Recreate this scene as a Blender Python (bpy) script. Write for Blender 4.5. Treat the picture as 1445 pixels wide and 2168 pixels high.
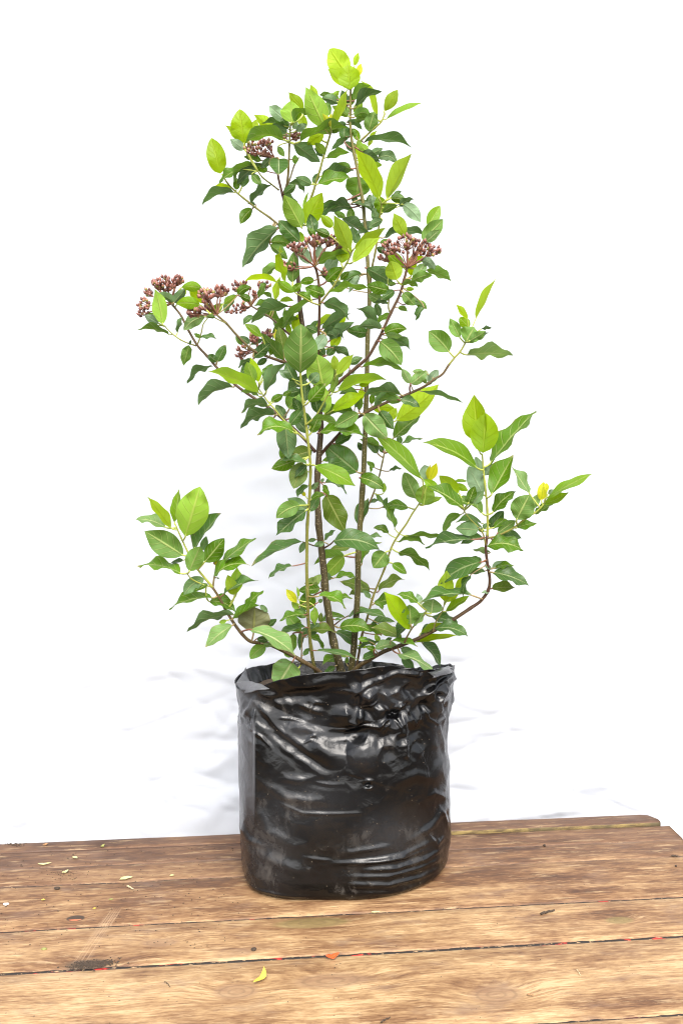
import bpy, math, random, zlib
import numpy as np
from mathutils import Vector, noise as mnoise

S = bpy.context.scene
for o in list(bpy.data.objects):
    bpy.data.objects.remove(o)

# ---------------------------------------------------------------- camera
F_PX, PITCH, CAM_D, CAM_H = 1820.0, math.radians(5.2), 1.35, 0.697
cam = bpy.data.cameras.new("camera")
cam.sensor_fit = 'HORIZONTAL'
cam.sensor_width = 36.0
cam.lens = F_PX / 1445.0 * 36.0
cam.clip_start, cam.clip_end = 0.05, 500.0
cam_o = bpy.data.objects.new("camera", cam)
S.collection.objects.link(cam_o)
cam_o.location = (0, -CAM_D, CAM_H)
cam_o.rotation_euler = (math.radians(90) - PITCH, 0, 0)
S.camera = cam_o

# ---------------------------------------------------------------- sky, sun, exposure
SUN_EL, SUN_ROT = math.radians(52), math.radians(168)
world = bpy.data.worlds.new("World")
S.world = world
world.use_nodes = True
wn, wl = world.node_tree.nodes, world.node_tree.links
wn.clear()
sky = wn.new('ShaderNodeTexSky')
sky.sky_type = 'NISHITA'
sky.sun_disc = False
sky.sun_elevation, sky.sun_rotation = SUN_EL, SUN_ROT
sky.air_density, sky.dust_density, sky.ozone_density = 1.0, 4.0, 0.6
hsv = wn.new('ShaderNodeHueSaturation')      # thin overcast: the whole sky is less blue
hsv.inputs['Saturation'].default_value = 0.38
bg = wn.new('ShaderNodeBackground')
bg.inputs['Strength'].default_value = 0.15
wo = wn.new('ShaderNodeOutputWorld')
wl.new(sky.outputs[0], hsv.inputs['Color'])
wl.new(hsv.outputs[0], bg.inputs['Color'])
wl.new(bg.outputs[0], wo.inputs['Surface'])

sun = bpy.data.lights.new("sun", 'SUN')
sun.energy, sun.angle, sun.color = 1.2, math.radians(40), (1.0, 0.95, 0.88)
sun_o = bpy.data.objects.new("sun", sun)
S.collection.objects.link(sun_o)
sd = Vector((math.sin(SUN_ROT) * math.cos(SUN_EL), math.cos(SUN_ROT) * math.cos(SUN_EL), math.sin(SUN_EL)))
sun_o.rotation_euler = sd.to_track_quat('Z', 'Y').to_euler()
sun_o.location = (0, 0, 3)

S.view_settings.view_transform = 'Standard'
S.view_settings.look = 'None'
S.view_settings.exposure = 1.58
S.view_settings.gamma = 1.0
S.render.engine = 'CYCLES'
S.cycles.max_bounces = 10
S.cycles.filter_width = 1.1
S.cycles.transparent_max_bounces = 8

# ---------------------------------------------------------------- helpers
SP, CP = math.sin(PITCH), math.cos(PITCH)

def ray(x, y):
    xc, yc = (x - 722.5) / F_PX, (1084 - y) / F_PX
    return xc, yc * SP + CP, yc * CP - SP

def at(x, y, Y):
    """a measured point of the photograph at its own distance Y"""
    d = ray(x, y)
    t = (Y + CAM_D) / d[1]
    return Vector((d[0] * t, Y, CAM_H + d[2] * t))

def ground(x, y, z=0.0):
    d = ray(x, y)
    t = (z - CAM_H) / d[2]
    return Vector((d[0] * t, -CAM_D + d[1] * t, z))

def survey(p):
    """where a point of the place (N x 3) was measured in the photograph"""
    p = np.asarray(p, float)
    dx, dy, dz = p[:, 0], p[:, 1] + CAM_D, p[:, 2] - CAM_H
    depth = dy * CP - dz * SP
    up = dy * SP + dz * CP
    return np.stack([722.5 + F_PX * dx / depth, 1084 - F_PX * up / depth], 1)

def mesh(name, verts, faces, mats=(), mat_idx=None, uvs=None, smooth=True, attrs=None):
    me = bpy.data.meshes.new(name)
    me.from_pydata([tuple(v) for v in verts], [], faces)
    for m in mats:
        me.materials.append(m)
    if mat_idx is not None:
        me.polygons.foreach_set('material_index', mat_idx)
    if uvs is not None:
        lay = me.uv_layers.new(name='UVMap')
        idx = np.empty(len(me.loops), dtype=np.int32)
        me.loops.foreach_get('vertex_index', idx)
        lay.data.foreach_set('uv', np.asarray(uvs, dtype=np.float32)[idx].ravel())
    for k, vals in (attrs or {}).items():
        a = me.attributes.new(k, 'FLOAT', 'POINT')
        a.data.foreach_set('value', np.asarray(vals, dtype=np.float32))
    if smooth:
        me.polygons.foreach_set('use_smooth', [True] * len(me.polygons))
    me.update()
    return me

def put(name, me, parent=None):
    o = bpy.data.objects.new(name, me)
    S.collection.objects.link(o)
    if parent is not None:
        o.parent = parent
    return o

def empty(name, loc=(0, 0, 0), rz=0.0):
    o = bpy.data.objects.new(name, None)
    o.empty_display_size = 0.05
    o.location = loc
    o.rotation_euler = (0, 0, rz)
    S.collection.objects.link(o)
    return o

def tag(o, label=None, cat=None, group=None, kind=None):
    for k, v in (('label', label), ('category', cat), ('group', group), ('kind', kind)):
        if v:
            o[k] = v
    return o

def smooth01(x):
    x = np.clip(x, 0, 1)
    return x * x * (3 - 2 * x)

def seg_dist(P, a, b):
    """distance of N x 2 points to a segment, signed side, and parameter"""
    a, b = np.asarray(a, float), np.asarray(b, float)
    d = b - a
    L2 = max(1e-9, float(d @ d))
    t = np.clip(((P - a) @ d) / L2, 0, 1)
    q = a + t[:, None] * d
    v = P - q
    s = d[0] * v[:, 1] - d[1] * v[:, 0]
    return np.hypot(v[:, 0], v[:, 1]), np.sign(s), t

def line_dist(P, pts):
    best = np.full(len(P), 1e9)
    side = np.zeros(len(P))
    along = np.zeros(len(P))
    n = len(pts) - 1
    for i in range(n):
        d, s, t = seg_dist(P, pts[i], pts[i + 1])
        m = d < best
        best[m], side[m], along[m] = d[m], s[m], ((i + t) / n)[m]
    return best, side, along

def catmull(pts, per=5):
    pts = [np.asarray(p, float) for p in pts]
    if len(pts) < 3:
        return [pts[0] + (pts[-1] - pts[0]) * k / per for k in range(per + 1)]
    ext = [2 * pts[0] - pts[1]] + pts + [2 * pts[-1] - pts[-2]]
    out = []
    for i in range(1, len(ext) - 2):
        p0, p1, p2, p3 = ext[i - 1:i + 3]
        for k in range(per):
            t = k / per
            out.append(0.5 * (2 * p1 + (p2 - p0) * t + (2 * p0 - 5 * p1 + 4 * p2 - p3) * t * t
                              + (3 * p1 - p0 - 3 * p2 + p3) * t ** 3))
    out.append(pts[-1])
    return out

def tube(verts, faces, path, radii, sides=7, cap=True):
    """append a tube along path (3-D points); returns first vertex index"""
    n0 = len(verts)
    path = [Vector(p) for p in path]
    ref = Vector((0.3, -0.9, 0.25)).normalized()
    for i, p in enumerate(path):
        t = (path[min(i + 1, len(path) - 1)] - path[max(i - 1, 0)]).normalized()
        u = t.cross(ref)
        if u.length < 1e-4:
            u = t.cross(Vector((1, 0, 0)))
        u.normalize()
        w = t.cross(u).normalized()
        for k in range(sides):
            a = 2 * math.pi * k / sides
            verts.append(p + (u * math.cos(a) + w * math.sin(a)) * radii[i])
    for i in range(len(path) - 1):
        for k in range(sides):
            a, b = n0 + i * sides + k, n0 + i * sides + (k + 1) % sides
            faces.append((a, b, b + sides, a + sides))
    if cap:
        faces.append(tuple(n0 + k for k in range(sides))[::-1])
        m = n0 + (len(path) - 1) * sides
        faces.append(tuple(m + k for k in range(sides)))
    return n0

def new_mat(name):
    m = bpy.data.materials.new(name)
    m.use_nodes = True
    nt = m.node_tree
    nt.nodes.clear()
    out = nt.nodes.new('ShaderNodeOutputMaterial')
    return m, nt, out

def N(nt, kind, **kw):
    n = nt.nodes.new(kind)
    for k, v in kw.items():
        if k.startswith('i_'):
            key = k[2:]
            n.inputs[int(key) if key.isdigit() else key.replace('_', ' ')].default_value = v
        else:
            setattr(n, k, v)
    return n

def math_n(nt, op, a, b=None, clamp=False):
    n = nt.nodes.new('ShaderNodeMath')
    n.operation = op
    n.use_clamp = clamp
    for i, v in enumerate((a, b)):
        if v is None:
            continue
        if isinstance(v, (int, float)):
            n.inputs[i].default_value = v
        else:
            nt.links.new(v, n.inputs[i])
    return n.outputs[0]

def mix_c(nt, fac, a, b, mode='MIX'):
    n = nt.nodes.new('ShaderNodeMix')
    n.data_type = 'RGBA'
    n.blend_type = mode
    n.clamp_factor = True
    for sock, v in ((n.inputs[0], fac), (n.inputs[6], a), (n.inputs[7], b)):
        if isinstance(v, (int, float)):
            sock.default_value = v
        elif isinstance(v, tuple):
            sock.default_value = (*v, 1) if len(v) == 3 else v
        else:
            nt.links.new(v, sock)
    return n.outputs[2]

def ramp(nt, fac, lo, hi):
    """smooth step of a value between lo and hi"""
    n = nt.nodes.new('ShaderNodeMapRange')
    n.interpolation_type = 'SMOOTHSTEP'
    nt.links.new(fac, n.inputs[0])
    n.inputs[1].default_value, n.inputs[2].default_value = lo, hi
    n.inputs[3].default_value, n.inputs[4].default_value = 0.0, 1.0
    return n.outputs[0]

def scaled(nt, vec, sc, loc=(0, 0, 0)):
    n = nt.nodes.new('ShaderNodeMapping')
    n.inputs['Scale'].default_value = sc
    n.inputs['Location'].default_value = loc
    nt.links.new(vec, n.inputs[0])
    return n.outputs[0]

def noise_n(nt, vec, scale, detail=4, rough=0.55, dist=0.0):
    n = nt.nodes.new('ShaderNodeTexNoise')
    n.inputs['Scale'].default_value = scale
    n.inputs['Detail'].default_value = detail
    n.inputs['Roughness'].default_value = rough
    n.inputs['Distortion'].default_value = dist
    nt.links.new(vec, n.inputs['Vector'])
    return n.outputs[0]
# ================================================================ backdrop cloth
def cloth_material():
    m, nt, out = new_mat("white_cotton")
    tc = N(nt, 'ShaderNodeTexCoord')
    weave = noise_n(nt, scaled(nt, tc.outputs['Object'], (900, 900, 900)), 1.0, 2)
    soft = noise_n(nt, scaled(nt, tc.outputs['Object'], (9, 9, 14)), 1.0, 4)
    col = mix_c(nt, soft, (0.585, 0.610, 0.660), (0.615, 0.638, 0.684))
    b = N(nt, 'ShaderNodeBump', i_Strength=0.08, i_Distance=0.0006)
    nt.links.new(weave, b.inputs['Height'])
    p = N(nt, 'ShaderNodeBsdfPrincipled')
    p.inputs['Roughness'].default_value = 0.85
    p.inputs['Specular IOR Level'].default_value = 0.15
    nt.links.new(col, p.inputs['Base Color'])
    nt.links.new(b.outputs[0], p.inputs['Normal'])
    t = N(nt, 'ShaderNodeBsdfTranslucent', i_Color=(0.9, 0.9, 0.9, 1))
    mx = N(nt, 'ShaderNodeMixShader', i_0=0.25)
    nt.links.new(p.outputs[0], mx.inputs[1])
    nt.links.new(t.outputs[0], mx.inputs[2])
    nt.links.new(mx.outputs[0], out.inputs[0])
    return m

def build_cloth():
    Y0 = 0.30
    xs = np.concatenate([np.linspace(-1.3, -0.72, 14), np.linspace(-0.70, 0.70, 240), np.linspace(0.72, 1.3, 14)])
    zs = np.concatenate([np.linspace(-0.45, -0.12, 10), np.linspace(-0.11, 0.75, 170), np.linspace(0.77, 1.95, 40)])
    X, Z = np.meshgrid(xs, zs)
    V = np.stack([X.ravel(), np.full(X.size, Y0), Z.ravel()], 1)
    P = survey(V)
    h = np.zeros(len(V))
    # (points, width px, height mm): soft drags, sags and creases of the hung sheet
    R = [([(330, 905), (420, 880), (560, 850), (640, 845)], 16, 3), ([(420, 985), (520, 955), (600, 925)], 18, 4),
         ([(470, 1030), (560, 1010), (640, 1000)], 14, 3), ([(430, 1100), (520, 1090), (610, 1100)], 16, 3),
         ([(450, 1150), (560, 1130), (640, 1135)], 12, 3), ([(430, 1185), (520, 1170), (590, 1190), (640, 1210)], 12, 3),
         ([(540, 1245), (640, 1240), (730, 1250)], 12, 3), ([(400, 1320), (500, 1295), (600, 1255)], 14, 3),
         ([(160, 1445), (300, 1430), (390, 1418), (430, 1415)], 9, 3), ([(390, 1440), (420, 1418), (460, 1425), (510, 1440)], 10, 4),
         ([(430, 1556), (470, 1555), (500, 1535), (520, 1500)], 9, 4), ([(430, 1590), (470, 1580), (510, 1588)], 8, 3),
         ([(430, 1640), (470, 1610), (520, 1590)], 10, 4), ([(350, 1700), (355, 1680), (385, 1678)], 7, 3),
         ([(350, 1700), (340, 1730), (330, 1760)], 10, 2), ([(415, 1755), (440, 1730), (470, 1700), (520, 1680)], 12, 4),
         ([(40, 1726), (80, 1745), (140, 1765)], 9, 3), ([(0, 1782), (30, 1778), (50, 1790)], 6, 4),
         ([(1212, 1560), (1214, 1640), (1216, 1730)], 5, 3), ([(955, 1735), (1060, 1733), (1150, 1718), (1215, 1702)], 9, 5),
         ([(1090, 1740), (1150, 1722), (1220, 1712), (1290, 1722)], 7, 4), ([(1218, 1648), (1260, 1652), (1310, 1668), (1445, 1662)], 12, 4),
         ([(1220, 1670), (1280, 1660), (1350, 1625)], 8, 3), ([(1230, 1675), (1320, 1700), (1445, 1712)], 10, 4),
         ([(1180, 1645), (1200, 1640), (1212, 1620)], 8, 3), ([(1080, 1665), (1110, 1680)], 9, 2),
         ([(955, 1597), (990, 1602)], 6, 2), ([(955, 1640), (1010, 1670), (1100, 1690)], 16, 3),
         ([(860, 905), (900, 940), (880, 1010)], 16, 3), ([(560, 760), (640, 765), (760, 745)], 14, 3),
         ([(300, 808), (420, 800), (520, 790)], 10, 2), ([(1005, 1385), (1100, 1380)], 6, 1.5)]
    for pts, w, mm in R:
        d, s, a = line_dist(P, pts)
        fade = np.sin(np.pi * np.clip(a, 0.02, 0.98)) ** 0.6
        if min(q[1] for q in pts) > 1540:
            mm *= 1.6
        w *= 1.45
        h += -0.00050 * mm * fade * (np.exp(-(d / w) ** 2) - 0.6 * np.exp(-((d - 1.6 * w * s) / (1.3 * w)) ** 2))
    for i in range(len(V)):
        v = V[i]
        q = Vector((v[0] * 2.2 + v[2] * 0.7, 0.0, v[2] * 4.2 - v[0] * 1.1))
        lowr = min(1.0, max(0.0, (0.62 - v[2]) / 0.45))
        r1 = mnoise.noise(Vector((v[0] * 4.2 + v[2] * 2.4, 3.0, v[2] * 13 - v[0] * 3.5)))
        r2 = mnoise.noise(Vector((v[0] * 9 - v[2] * 6, 8.0, v[2] * 24 + v[0] * 9)))
        h[i] += lowr * (0.0040 * max(0.0, 1 - 2.6 * abs(r1)) ** 2 + 0.0020 * max(0.0, 1 - 2.6 * abs(r2)) ** 2)
        h[i] += 0.004 * mnoise.noise(q) + 0.0014 * mnoise.noise(q * 2.7 + Vector((5, 1, 2)))
    V[:, 1] += h
    V[:, 1] -= 0.02 * np.clip((0.05 - V[:, 2]) / 0.5, 0, 1)
    nx, nz = len(xs), len(zs)
    faces = [(j * nx + i, j * nx + i + 1, (j + 1) * nx + i + 1, (j + 1) * nx + i) for j in range(nz - 1) for i in range(nx - 1)]
    o = put("backdrop_cloth", mesh("backdrop_cloth", V, faces, [cloth_material()]))
    sol = o.modifiers.new("thickness", 'SOLIDIFY')
    sol.thickness = 0.0008
    tag(o, "white cotton sheet hung behind the potted shrub as a plain backdrop", "cloth")

build_cloth()

# ================================================================ wooden table
TA = math.radians(5.25)
UX, UY = Vector((math.cos(TA), math.sin(TA), 0)), Vector((-math.sin(TA), math.cos(TA), 0))

def loc_uv(x, y):
    g = ground(x, y)
    return g.dot(UX), g.dot(UY)

def wood_material():
    m, nt, out = new_mat("worn_stained_pine")
    tc = N(nt, 'ShaderNodeTexCoord')
    oi = N(nt, 'ShaderNodeObjectInfo')
    wear = N(nt, 'ShaderNodeAttribute', attribute_type='OBJECT', attribute_name='wear')
    off = N(nt, 'ShaderNodeCombineXYZ')
    r7 = math_n(nt, 'MULTIPLY', oi.outputs['Random'], 7.0)
    nt.links.new(r7, off.inputs[0])
    nt.links.new(r7, off.inputs[1])
    add = N(nt, 'ShaderNodeVectorMath', operation='ADD')
    nt.links.new(tc.outputs['Object'], add.inputs[0])
    nt.links.new(off.outputs[0], add.inputs[1])
    v = add.outputs[0]
    # knots bend the grain: distance fields of the knots in table coordinates
    knots = [(340, 1996, 0.026, 0.010, 0), (1310, 1949, 0.021, 0.009, 1), (660, 1955, 0.055, 0.013, 1), (500, 2098, 0.03, 0.016, 0),
             (700, 2075, 0.05, 0.016, 0), (190, 2043, 0.035, 0.012, 2), (160, 1945, 0.0125, 0.0075, 3), (1050, 2105, 0.035, 0.018, 0)]
    masks = []
    warp = None
    for (x, y, ru, rv, typ) in knots:
        u0, v0 = loc_uv(x, y)
        q = scaled(nt, tc.outputs['Object'], (1 / ru, 1 / rv, 0), (-u0 / ru, -v0 / rv, 0))
        ln = N(nt, 'ShaderNodeVectorMath', operation='LENGTH')
        nt.links.new(q, ln.inputs[0])
        masks.append((ln.outputs['Value'], typ))
        w = math_n(nt, 'MULTIPLY', math_n(nt, 'SUBTRACT', 1.0, ramp(nt, ln.outputs['Value'], 0.4, 2.6)), rv * 0.9)
        warp = w if warp is None else math_n(nt, 'ADD', warp, w)
    wv = N(nt, 'ShaderNodeCombineXYZ')
    nt.links.new(warp, wv.inputs[1])
    add2 = N(nt, 'ShaderNodeVectorMath', operation='ADD')
    nt.links.new(v, add2.inputs[0])
    nt.links.new(wv.outputs[0], add2.inputs[1])
    g = add2.outputs[0]
    broad = noise_n(nt, scaled(nt, g, (3.6, 30, 1)), 1.0, 7, 0.66, 0.4)
    streak = noise_n(nt, scaled(nt, g, (9, 130, 1)), 1.0, 6, 0.66, 0.3)
    fine = noise_n(nt, scaled(nt, g, (60, 420, 1)), 1.0, 4, 0.6)
    patch = noise_n(nt, scaled(nt, v, (7, 14, 1)), 1.0, 5, 0.6, 0.5)
    scuff = noise_n(nt, scaled(nt, g, (15, 130, 1), (3, 2, 0)), 1.0, 6, 0.7)
    t = math_n(nt, 'ADD', math_n(nt, 'MULTIPLY', broad, 0.85), math_n(nt, 'MULTIPLY', streak, 0.40))
    t = math_n(nt, 'ADD', t, math_n(nt, 'MULTIPLY', fine, 0.60))
    t = math_n(nt, 'ADD', t, math_n(nt, 'MULTIPLY', patch, 0.80))
    mid_s = noise_n(nt, scaled(nt, g, (18, 210, 1), (5, 3, 0)), 1.0, 6, 0.72)
    t = math_n(nt, 'ADD', t, math_n(nt, 'MULTIPLY', mid_s, 0.38))
    t = math_n(nt, 'SUBTRACT', t, 0.79)
    t = math_n(nt, 'ADD', t, math_n(nt, 'SUBTRACT', wear.outputs['Fac'], 0.5))
    cr = N(nt, 'ShaderNodeValToRGB')
    e = cr.color_ramp.elements
    e[0].position, e[0].color = 0.38, (0.046, 0.021, 0.011, 1)
    e[1].position, e[1].color = 1.05, (0.38, 0.267, 0.142, 1)
    for pos, c in ((0.57, (0.104, 0.049, 0.021)), (0.72, (0.188, 0.104, 0.048)), (0.87, (0.290, 0.184, 0.089))):
        k = cr.color_ramp.elements.new(pos)
        k.color = (*c, 1)
    nt.links.new(t, cr.inputs[0])
    col = cr.outputs[0]
    lines = math_n(nt, 'SUBTRACT', 1.0, ramp(nt, mid_s, 0.33, 0.43))
    col = mix_c(nt, math_n(nt, 'MULTIPLY', lines, 0.5), col, (0.075, 0.040, 0.024))
    # scuffs where the stain is rubbed off to bare wood
    col = mix_c(nt, math_n(nt, 'MULTIPLY', ramp(nt, scuff, 0.555, 0.63), 0.5), col, (0.40, 0.285, 0.155))
    # greyish dust and violet-brown remains of the stain
    dust = noise_n(nt, scaled(nt, v, (9, 22, 1), (1, 4, 0)), 1.0, 5, 0.65)
    col = mix_c(nt, math_n(nt, 'MULTIPLY', ramp(nt, dust, 0.52, 0.72), 0.5), col, (0.15, 0.098, 0.070))
    # a band of pale scratches across two boards, and mauve-grey remains of the old finish on the back boards
    su, sv = loc_uv(205, 1985)
    e1, e2 = loc_uv(165, 2048), loc_uv(245, 1928)
    ang = math.atan2(e2[1] - e1[1], e2[0] - e1[0])
    mp = N(nt, 'ShaderNodeMapping')
    mp.vector_type = 'TEXTURE'
    mp.inputs['Location'].default_value = (su, sv, 0)
    mp.inputs['Rotation'].default_value = (0, 0, ang)
    nt.links.new(tc.outputs['Object'], mp.inputs[0])
    ss = N(nt, 'ShaderNodeSeparateXYZ')
    nt.links.new(mp.outputs[0], ss.inputs[0])
    lin = noise_n(nt, scaled(nt, mp.outputs[0], (6, 500, 1)), 1.0, 4, 0.65)
    band = math_n(nt, 'MULTIPLY', math_n(nt, 'SUBTRACT', 1.0, ramp(nt, math_n(nt, 'ABSOLUTE', ss.outputs[1]), 0.006, 0.013)),
                  math_n(nt, 'SUBTRACT', 1.0, ramp(nt, math_n(nt, 'ABSOLUTE', ss.outputs[0]), 0.05, 0.085)))
    col = mix_c(nt, math_n(nt, 'MULTIPLY', math_n(nt, 'MULTIPLY', band, ramp(nt, lin, 0.42, 0.62)), 0.6), col, (0.33, 0.225, 0.135))
    mauve = math_n(nt, 'MULTIPLY', ramp(nt, wear.outputs['Fac'], 0.46, 0.30), ramp(nt, patch, 0.30, 0.6))
    col = mix_c(nt, math_n(nt, 'MULTIPLY', mauve, 0.4), col, (0.105, 0.064, 0.045))
    # fine dirt specks
    vor = N(nt, 'ShaderNodeTexVoronoi', i_Scale=1.0)
    nt.links.new(scaled(nt, v, (75, 105, 1)), vor.inputs['Vector'])
    speck = math_n(nt, 'MULTIPLY', math_n(nt, 'SUBTRACT', 1.0, ramp(nt, vor.outputs['Distance'], 0.05, 0.13)), ramp(nt, patch, 0.45, 0.6))
    col = mix_c(nt, math_n(nt, 'MULTIPLY', speck, 0.75), col, (0.05, 0.03, 0.02))
    hgt = None
    for d, typ in masks:
        if typ in (0, 1):
            rings = math_n(nt, 'SINE', math_n(nt, 'MULTIPLY', math_n(nt, 'ADD', d, math_n(nt, 'MULTIPLY', fine, 0.25)), 17.0))
            inside = math_n(nt, 'SUBTRACT', 1.0, ramp(nt, d, 0.75, 1.15))
            c = (0.20, 0.12, 0.07) if typ == 0 else (0.15, 0.125, 0.045)
            col = mix_c(nt, math_n(nt, 'MULTIPLY', inside, 0.55), col, c)
            col = mix_c(nt, math_n(nt, 'MULTIPLY', math_n(nt, 'MULTIPLY', inside, ramp(nt, rings, 0.2, 1.0)), 0.3), col, (0.09, 0.055, 0.03))
        elif typ == 2:
            wob = math_n(nt, 'ADD', d, math_n(nt, 'MULTIPLY', math_n(nt, 'SUBTRACT', patch, 0.5), 1.6))
            col = mix_c(nt, math_n(nt, 'MULTIPLY', math_n(nt, 'SUBTRACT', 1.0, ramp(nt, wob, 0.35, 1.2)), 0.8), col, (0.07, 0.048, 0.03))
        else:
            col = mix_c(nt, math_n(nt, 'SUBTRACT', 1.0, ramp(nt, d, 0.9, 1.15)), col, (0.04, 0.025, 0.015))
            sep = N(nt, 'ShaderNodeSeparateXYZ')
            nt.links.new(tc.outputs['Object'], sep.inputs[0])
            u0, v0 = loc_uv(160, 1948)
            low = math_n(nt, 'LESS_THAN', sep.outputs[1], v0 + 0.001)
            col = mix_c(nt, math_n(nt, 'MULTIPLY', low, math_n(nt, 'SUBTRACT', 1.0, ramp(nt, d, 0.7, 0.95))), col, (0.42, 0.13, 0.06))
    b = N(nt, 'ShaderNodeBump', i_Strength=0.35, i_Distance=0.0012)
    hh = math_n(nt, 'ADD', math_n(nt, 'MULTIPLY', fine, 0.6), math_n(nt, 'MULTIPLY', streak, 0.8))
    nt.links.new(hh, b.inputs['Height'])
    p = N(nt, 'ShaderNodeBsdfPrincipled')
    p.inputs['Specular IOR Level'].default_value = 0.35
    nt.links.new(col, p.inputs['Base Color'])
    rg = N(nt, 'ShaderNodeMapRange', i_3=0.48, i_4=0.75)
    nt.links.new(patch, rg.inputs[0])
    nt.links.new(rg.outputs[0], p.inputs['Roughness'])
    nt.links.new(b.outputs[0], p.inputs['Normal'])
    nt.links.new(p.outputs[0], out.inputs[0])
    return m

def filler_material(name, red):
    m, nt, out = new_mat(name)
    tc = N(nt, 'ShaderNodeTexCoord')
    a = noise_n(nt, scaled(nt, tc.outputs['Object'], (22, 60, 1)), 1.0, 4, 0.6)
    c = noise_n(nt, scaled(nt, tc.outputs['Object'], (110, 300, 1)), 1.0, 3, 0.6)
    col = mix_c(nt, math_n(nt, 'MULTIPLY', ramp(nt, a, 0.56, 0.62), red), (0.012, 0.008, 0.006), (0.36, 0.02, 0.014))
    col = mix_c(nt, math_n(nt, 'MULTIPLY', ramp(nt, c, 0.58, 0.66), 0.8), col, (0.40, 0.27, 0.15))
    p = N(nt, 'ShaderNodeBsdfPrincipled', i_Roughness=0.8)
    nt.links.new(col, p.inputs['Base Color'])
    nt.links.new(p.outputs[0], out.inputs[0])
    return m

WOOD = wood_material()

def moss_material():
    m, nt, out = new_mat("mossy_edge_wood")
    tc = N(nt, 'ShaderNodeTexCoord')
    a = noise_n(nt, scaled(nt, tc.outputs['Object'], (40, 40, 160)), 1.0, 5, 0.65)
    c = noise_n(nt, scaled(nt, tc.outputs['Object'], (9, 9, 9)), 1.0, 3)
    col = mix_c(nt, ramp(nt, a, 0.38, 0.62), (0.07, 0.044, 0.016), (0.19, 0.135, 0.045))
    col = mix_c(nt, math_n(nt, 'MULTIPLY', ramp(nt, c, 0.5, 0.62), 0.75), col, (0.05, 0.04, 0.02))
    sx = N(nt, 'ShaderNodeSeparateXYZ')
    nt.links.new(tc.outputs['Object'], sx.inputs[0])
    col = mix_c(nt, ramp(nt, sx.outputs[0], 0.0, 0.18), (0.06, 0.03, 0.018), col)
    p = N(nt, 'ShaderNodeBsdfPrincipled', i_Roughness=0.85)
    nt.links.new(col, p.inputs['Base Color'])
    nt.links.new(p.outputs[0], out.inputs[0])
    return m

def plank(name, v0, v1, wear, parent, u0=-1.02, u1=0.594, lift=None, close=(0, 0), seed=0, front_mat=None, corner=0.0):
    """one board: subdivided slab with slightly wandering, eased edges. close = metres added to (front, back) edge where u > -0.12"""
    us = np.linspace(u0, u1, 150)
    prof = [(0.0, -0.030), (0.0, -0.004), (0.0009, -0.0011), (0.0032, 0.0), (0.25, 0.0), (0.5, 0.0), (0.75, 0.0)]
    verts, faces = [], []
    wid = v1 - v0
    ring = []
    for a, z in prof[:4]:
        ring.append(('f', a, z))
    for a, z in prof[4:]:
        ring.append(('m', a, z))
    for a, z in reversed(prof[:4]):
        ring.append(('b', a, z))
    k = len(ring)
    for u in us:
        s = float(smooth01((u + 0.16) / 0.10))
        ef = v0 + 0.0007 * mnoise.noise(Vector((u * 9, seed, 1))) + 0.0004 * mnoise.noise(Vector((u * 60, seed, 4))) - close[0] * s
        eb = v1 + 0.0007 * mnoise.noise(Vector((u * 9, seed, 7))) + 0.0004 * mnoise.noise(Vector((u * 60, seed, 9))) + close[1] * s
        c = max(0.0, 1 - (u1 - u) / 0.022)
        eb -= corner * (1 - math.sqrt(max(0.0, 1 - c * c)))
        lf = lift(u) if lift else 0.0
        for kind, a, z in ring:
            if kind == 'f':
                y = ef + a
            elif kind == 'b':
                y = eb - a
            else:
                y = ef + (eb - ef) * a
            zz = z + lf
            if z > -0.01:
                zz += 0.0005 * mnoise.noise(Vector((u * 5, y * 20, seed))) - (0.0022 * (max(0, (eb - y - 0.005)) < 0.004 and front_mat is not None))
            verts.append((u, y, zz))
    mi = []
    for i in range(len(us) - 1):
        for j in range(k):
            j2 = (j + 1) % k
            faces.append((i * k + j, i * k + j2, (i + 1) * k + j2, (i + 1) * k + j))
            mi.append(1 if (front_mat and j in (0, 1)) else 0)
    faces.append(tuple(range(k)))
    faces.append(tuple((len(us) - 1) * k + j for j in range(k))[::-1])
    mi += [0, 0]
    me = mesh(name, verts, [f[::-1] for f in faces], [WOOD] + ([front_mat] if front_mat else []), mi)
    o = put(name, me, parent)
    o['wear'] = wear
    return o

table = empty("wooden_table", (0, 0, 0), TA)
tag(table, "weathered brown wooden plank table top with dark joints under the potted shrub", "table")
EDGES = [(-0.455, -0.4092, 0.60, (0, 0)), (-0.4075, -0.2533, 0.60, (0, 0)), (-0.2503, -0.1563, 0.53, (0, 0)),
         (-0.1537, -0.0342, 0.44, (0, 0.0006)), (-0.0328, 0.0222, 0.37, (0.0006, 0.0004)), (0.0232, 0.0765, 0.31, (0.0004, 0))]
for i, (a, b, wr, cl) in enumerate(EDGES):
    plank("plank", a, b, wr, table, close=cl, seed=i * 3.1, lift=(lambda u, d=(0, -0.0012, 0.0, 0, 0, 0)[i]: d))
strip = plank("edge_strip", 0.0775, 0.1175, 0.26, table, u1=0.580, seed=31.7, front_mat=moss_material(), corner=0.018,
              lift=lambda u: 0.0005 + 0.0048 * float(smooth01((u + 0.02) / 0.2)))
strip['label'] = "raised back board with a yellow mossy front edge and rounded corner"
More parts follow.
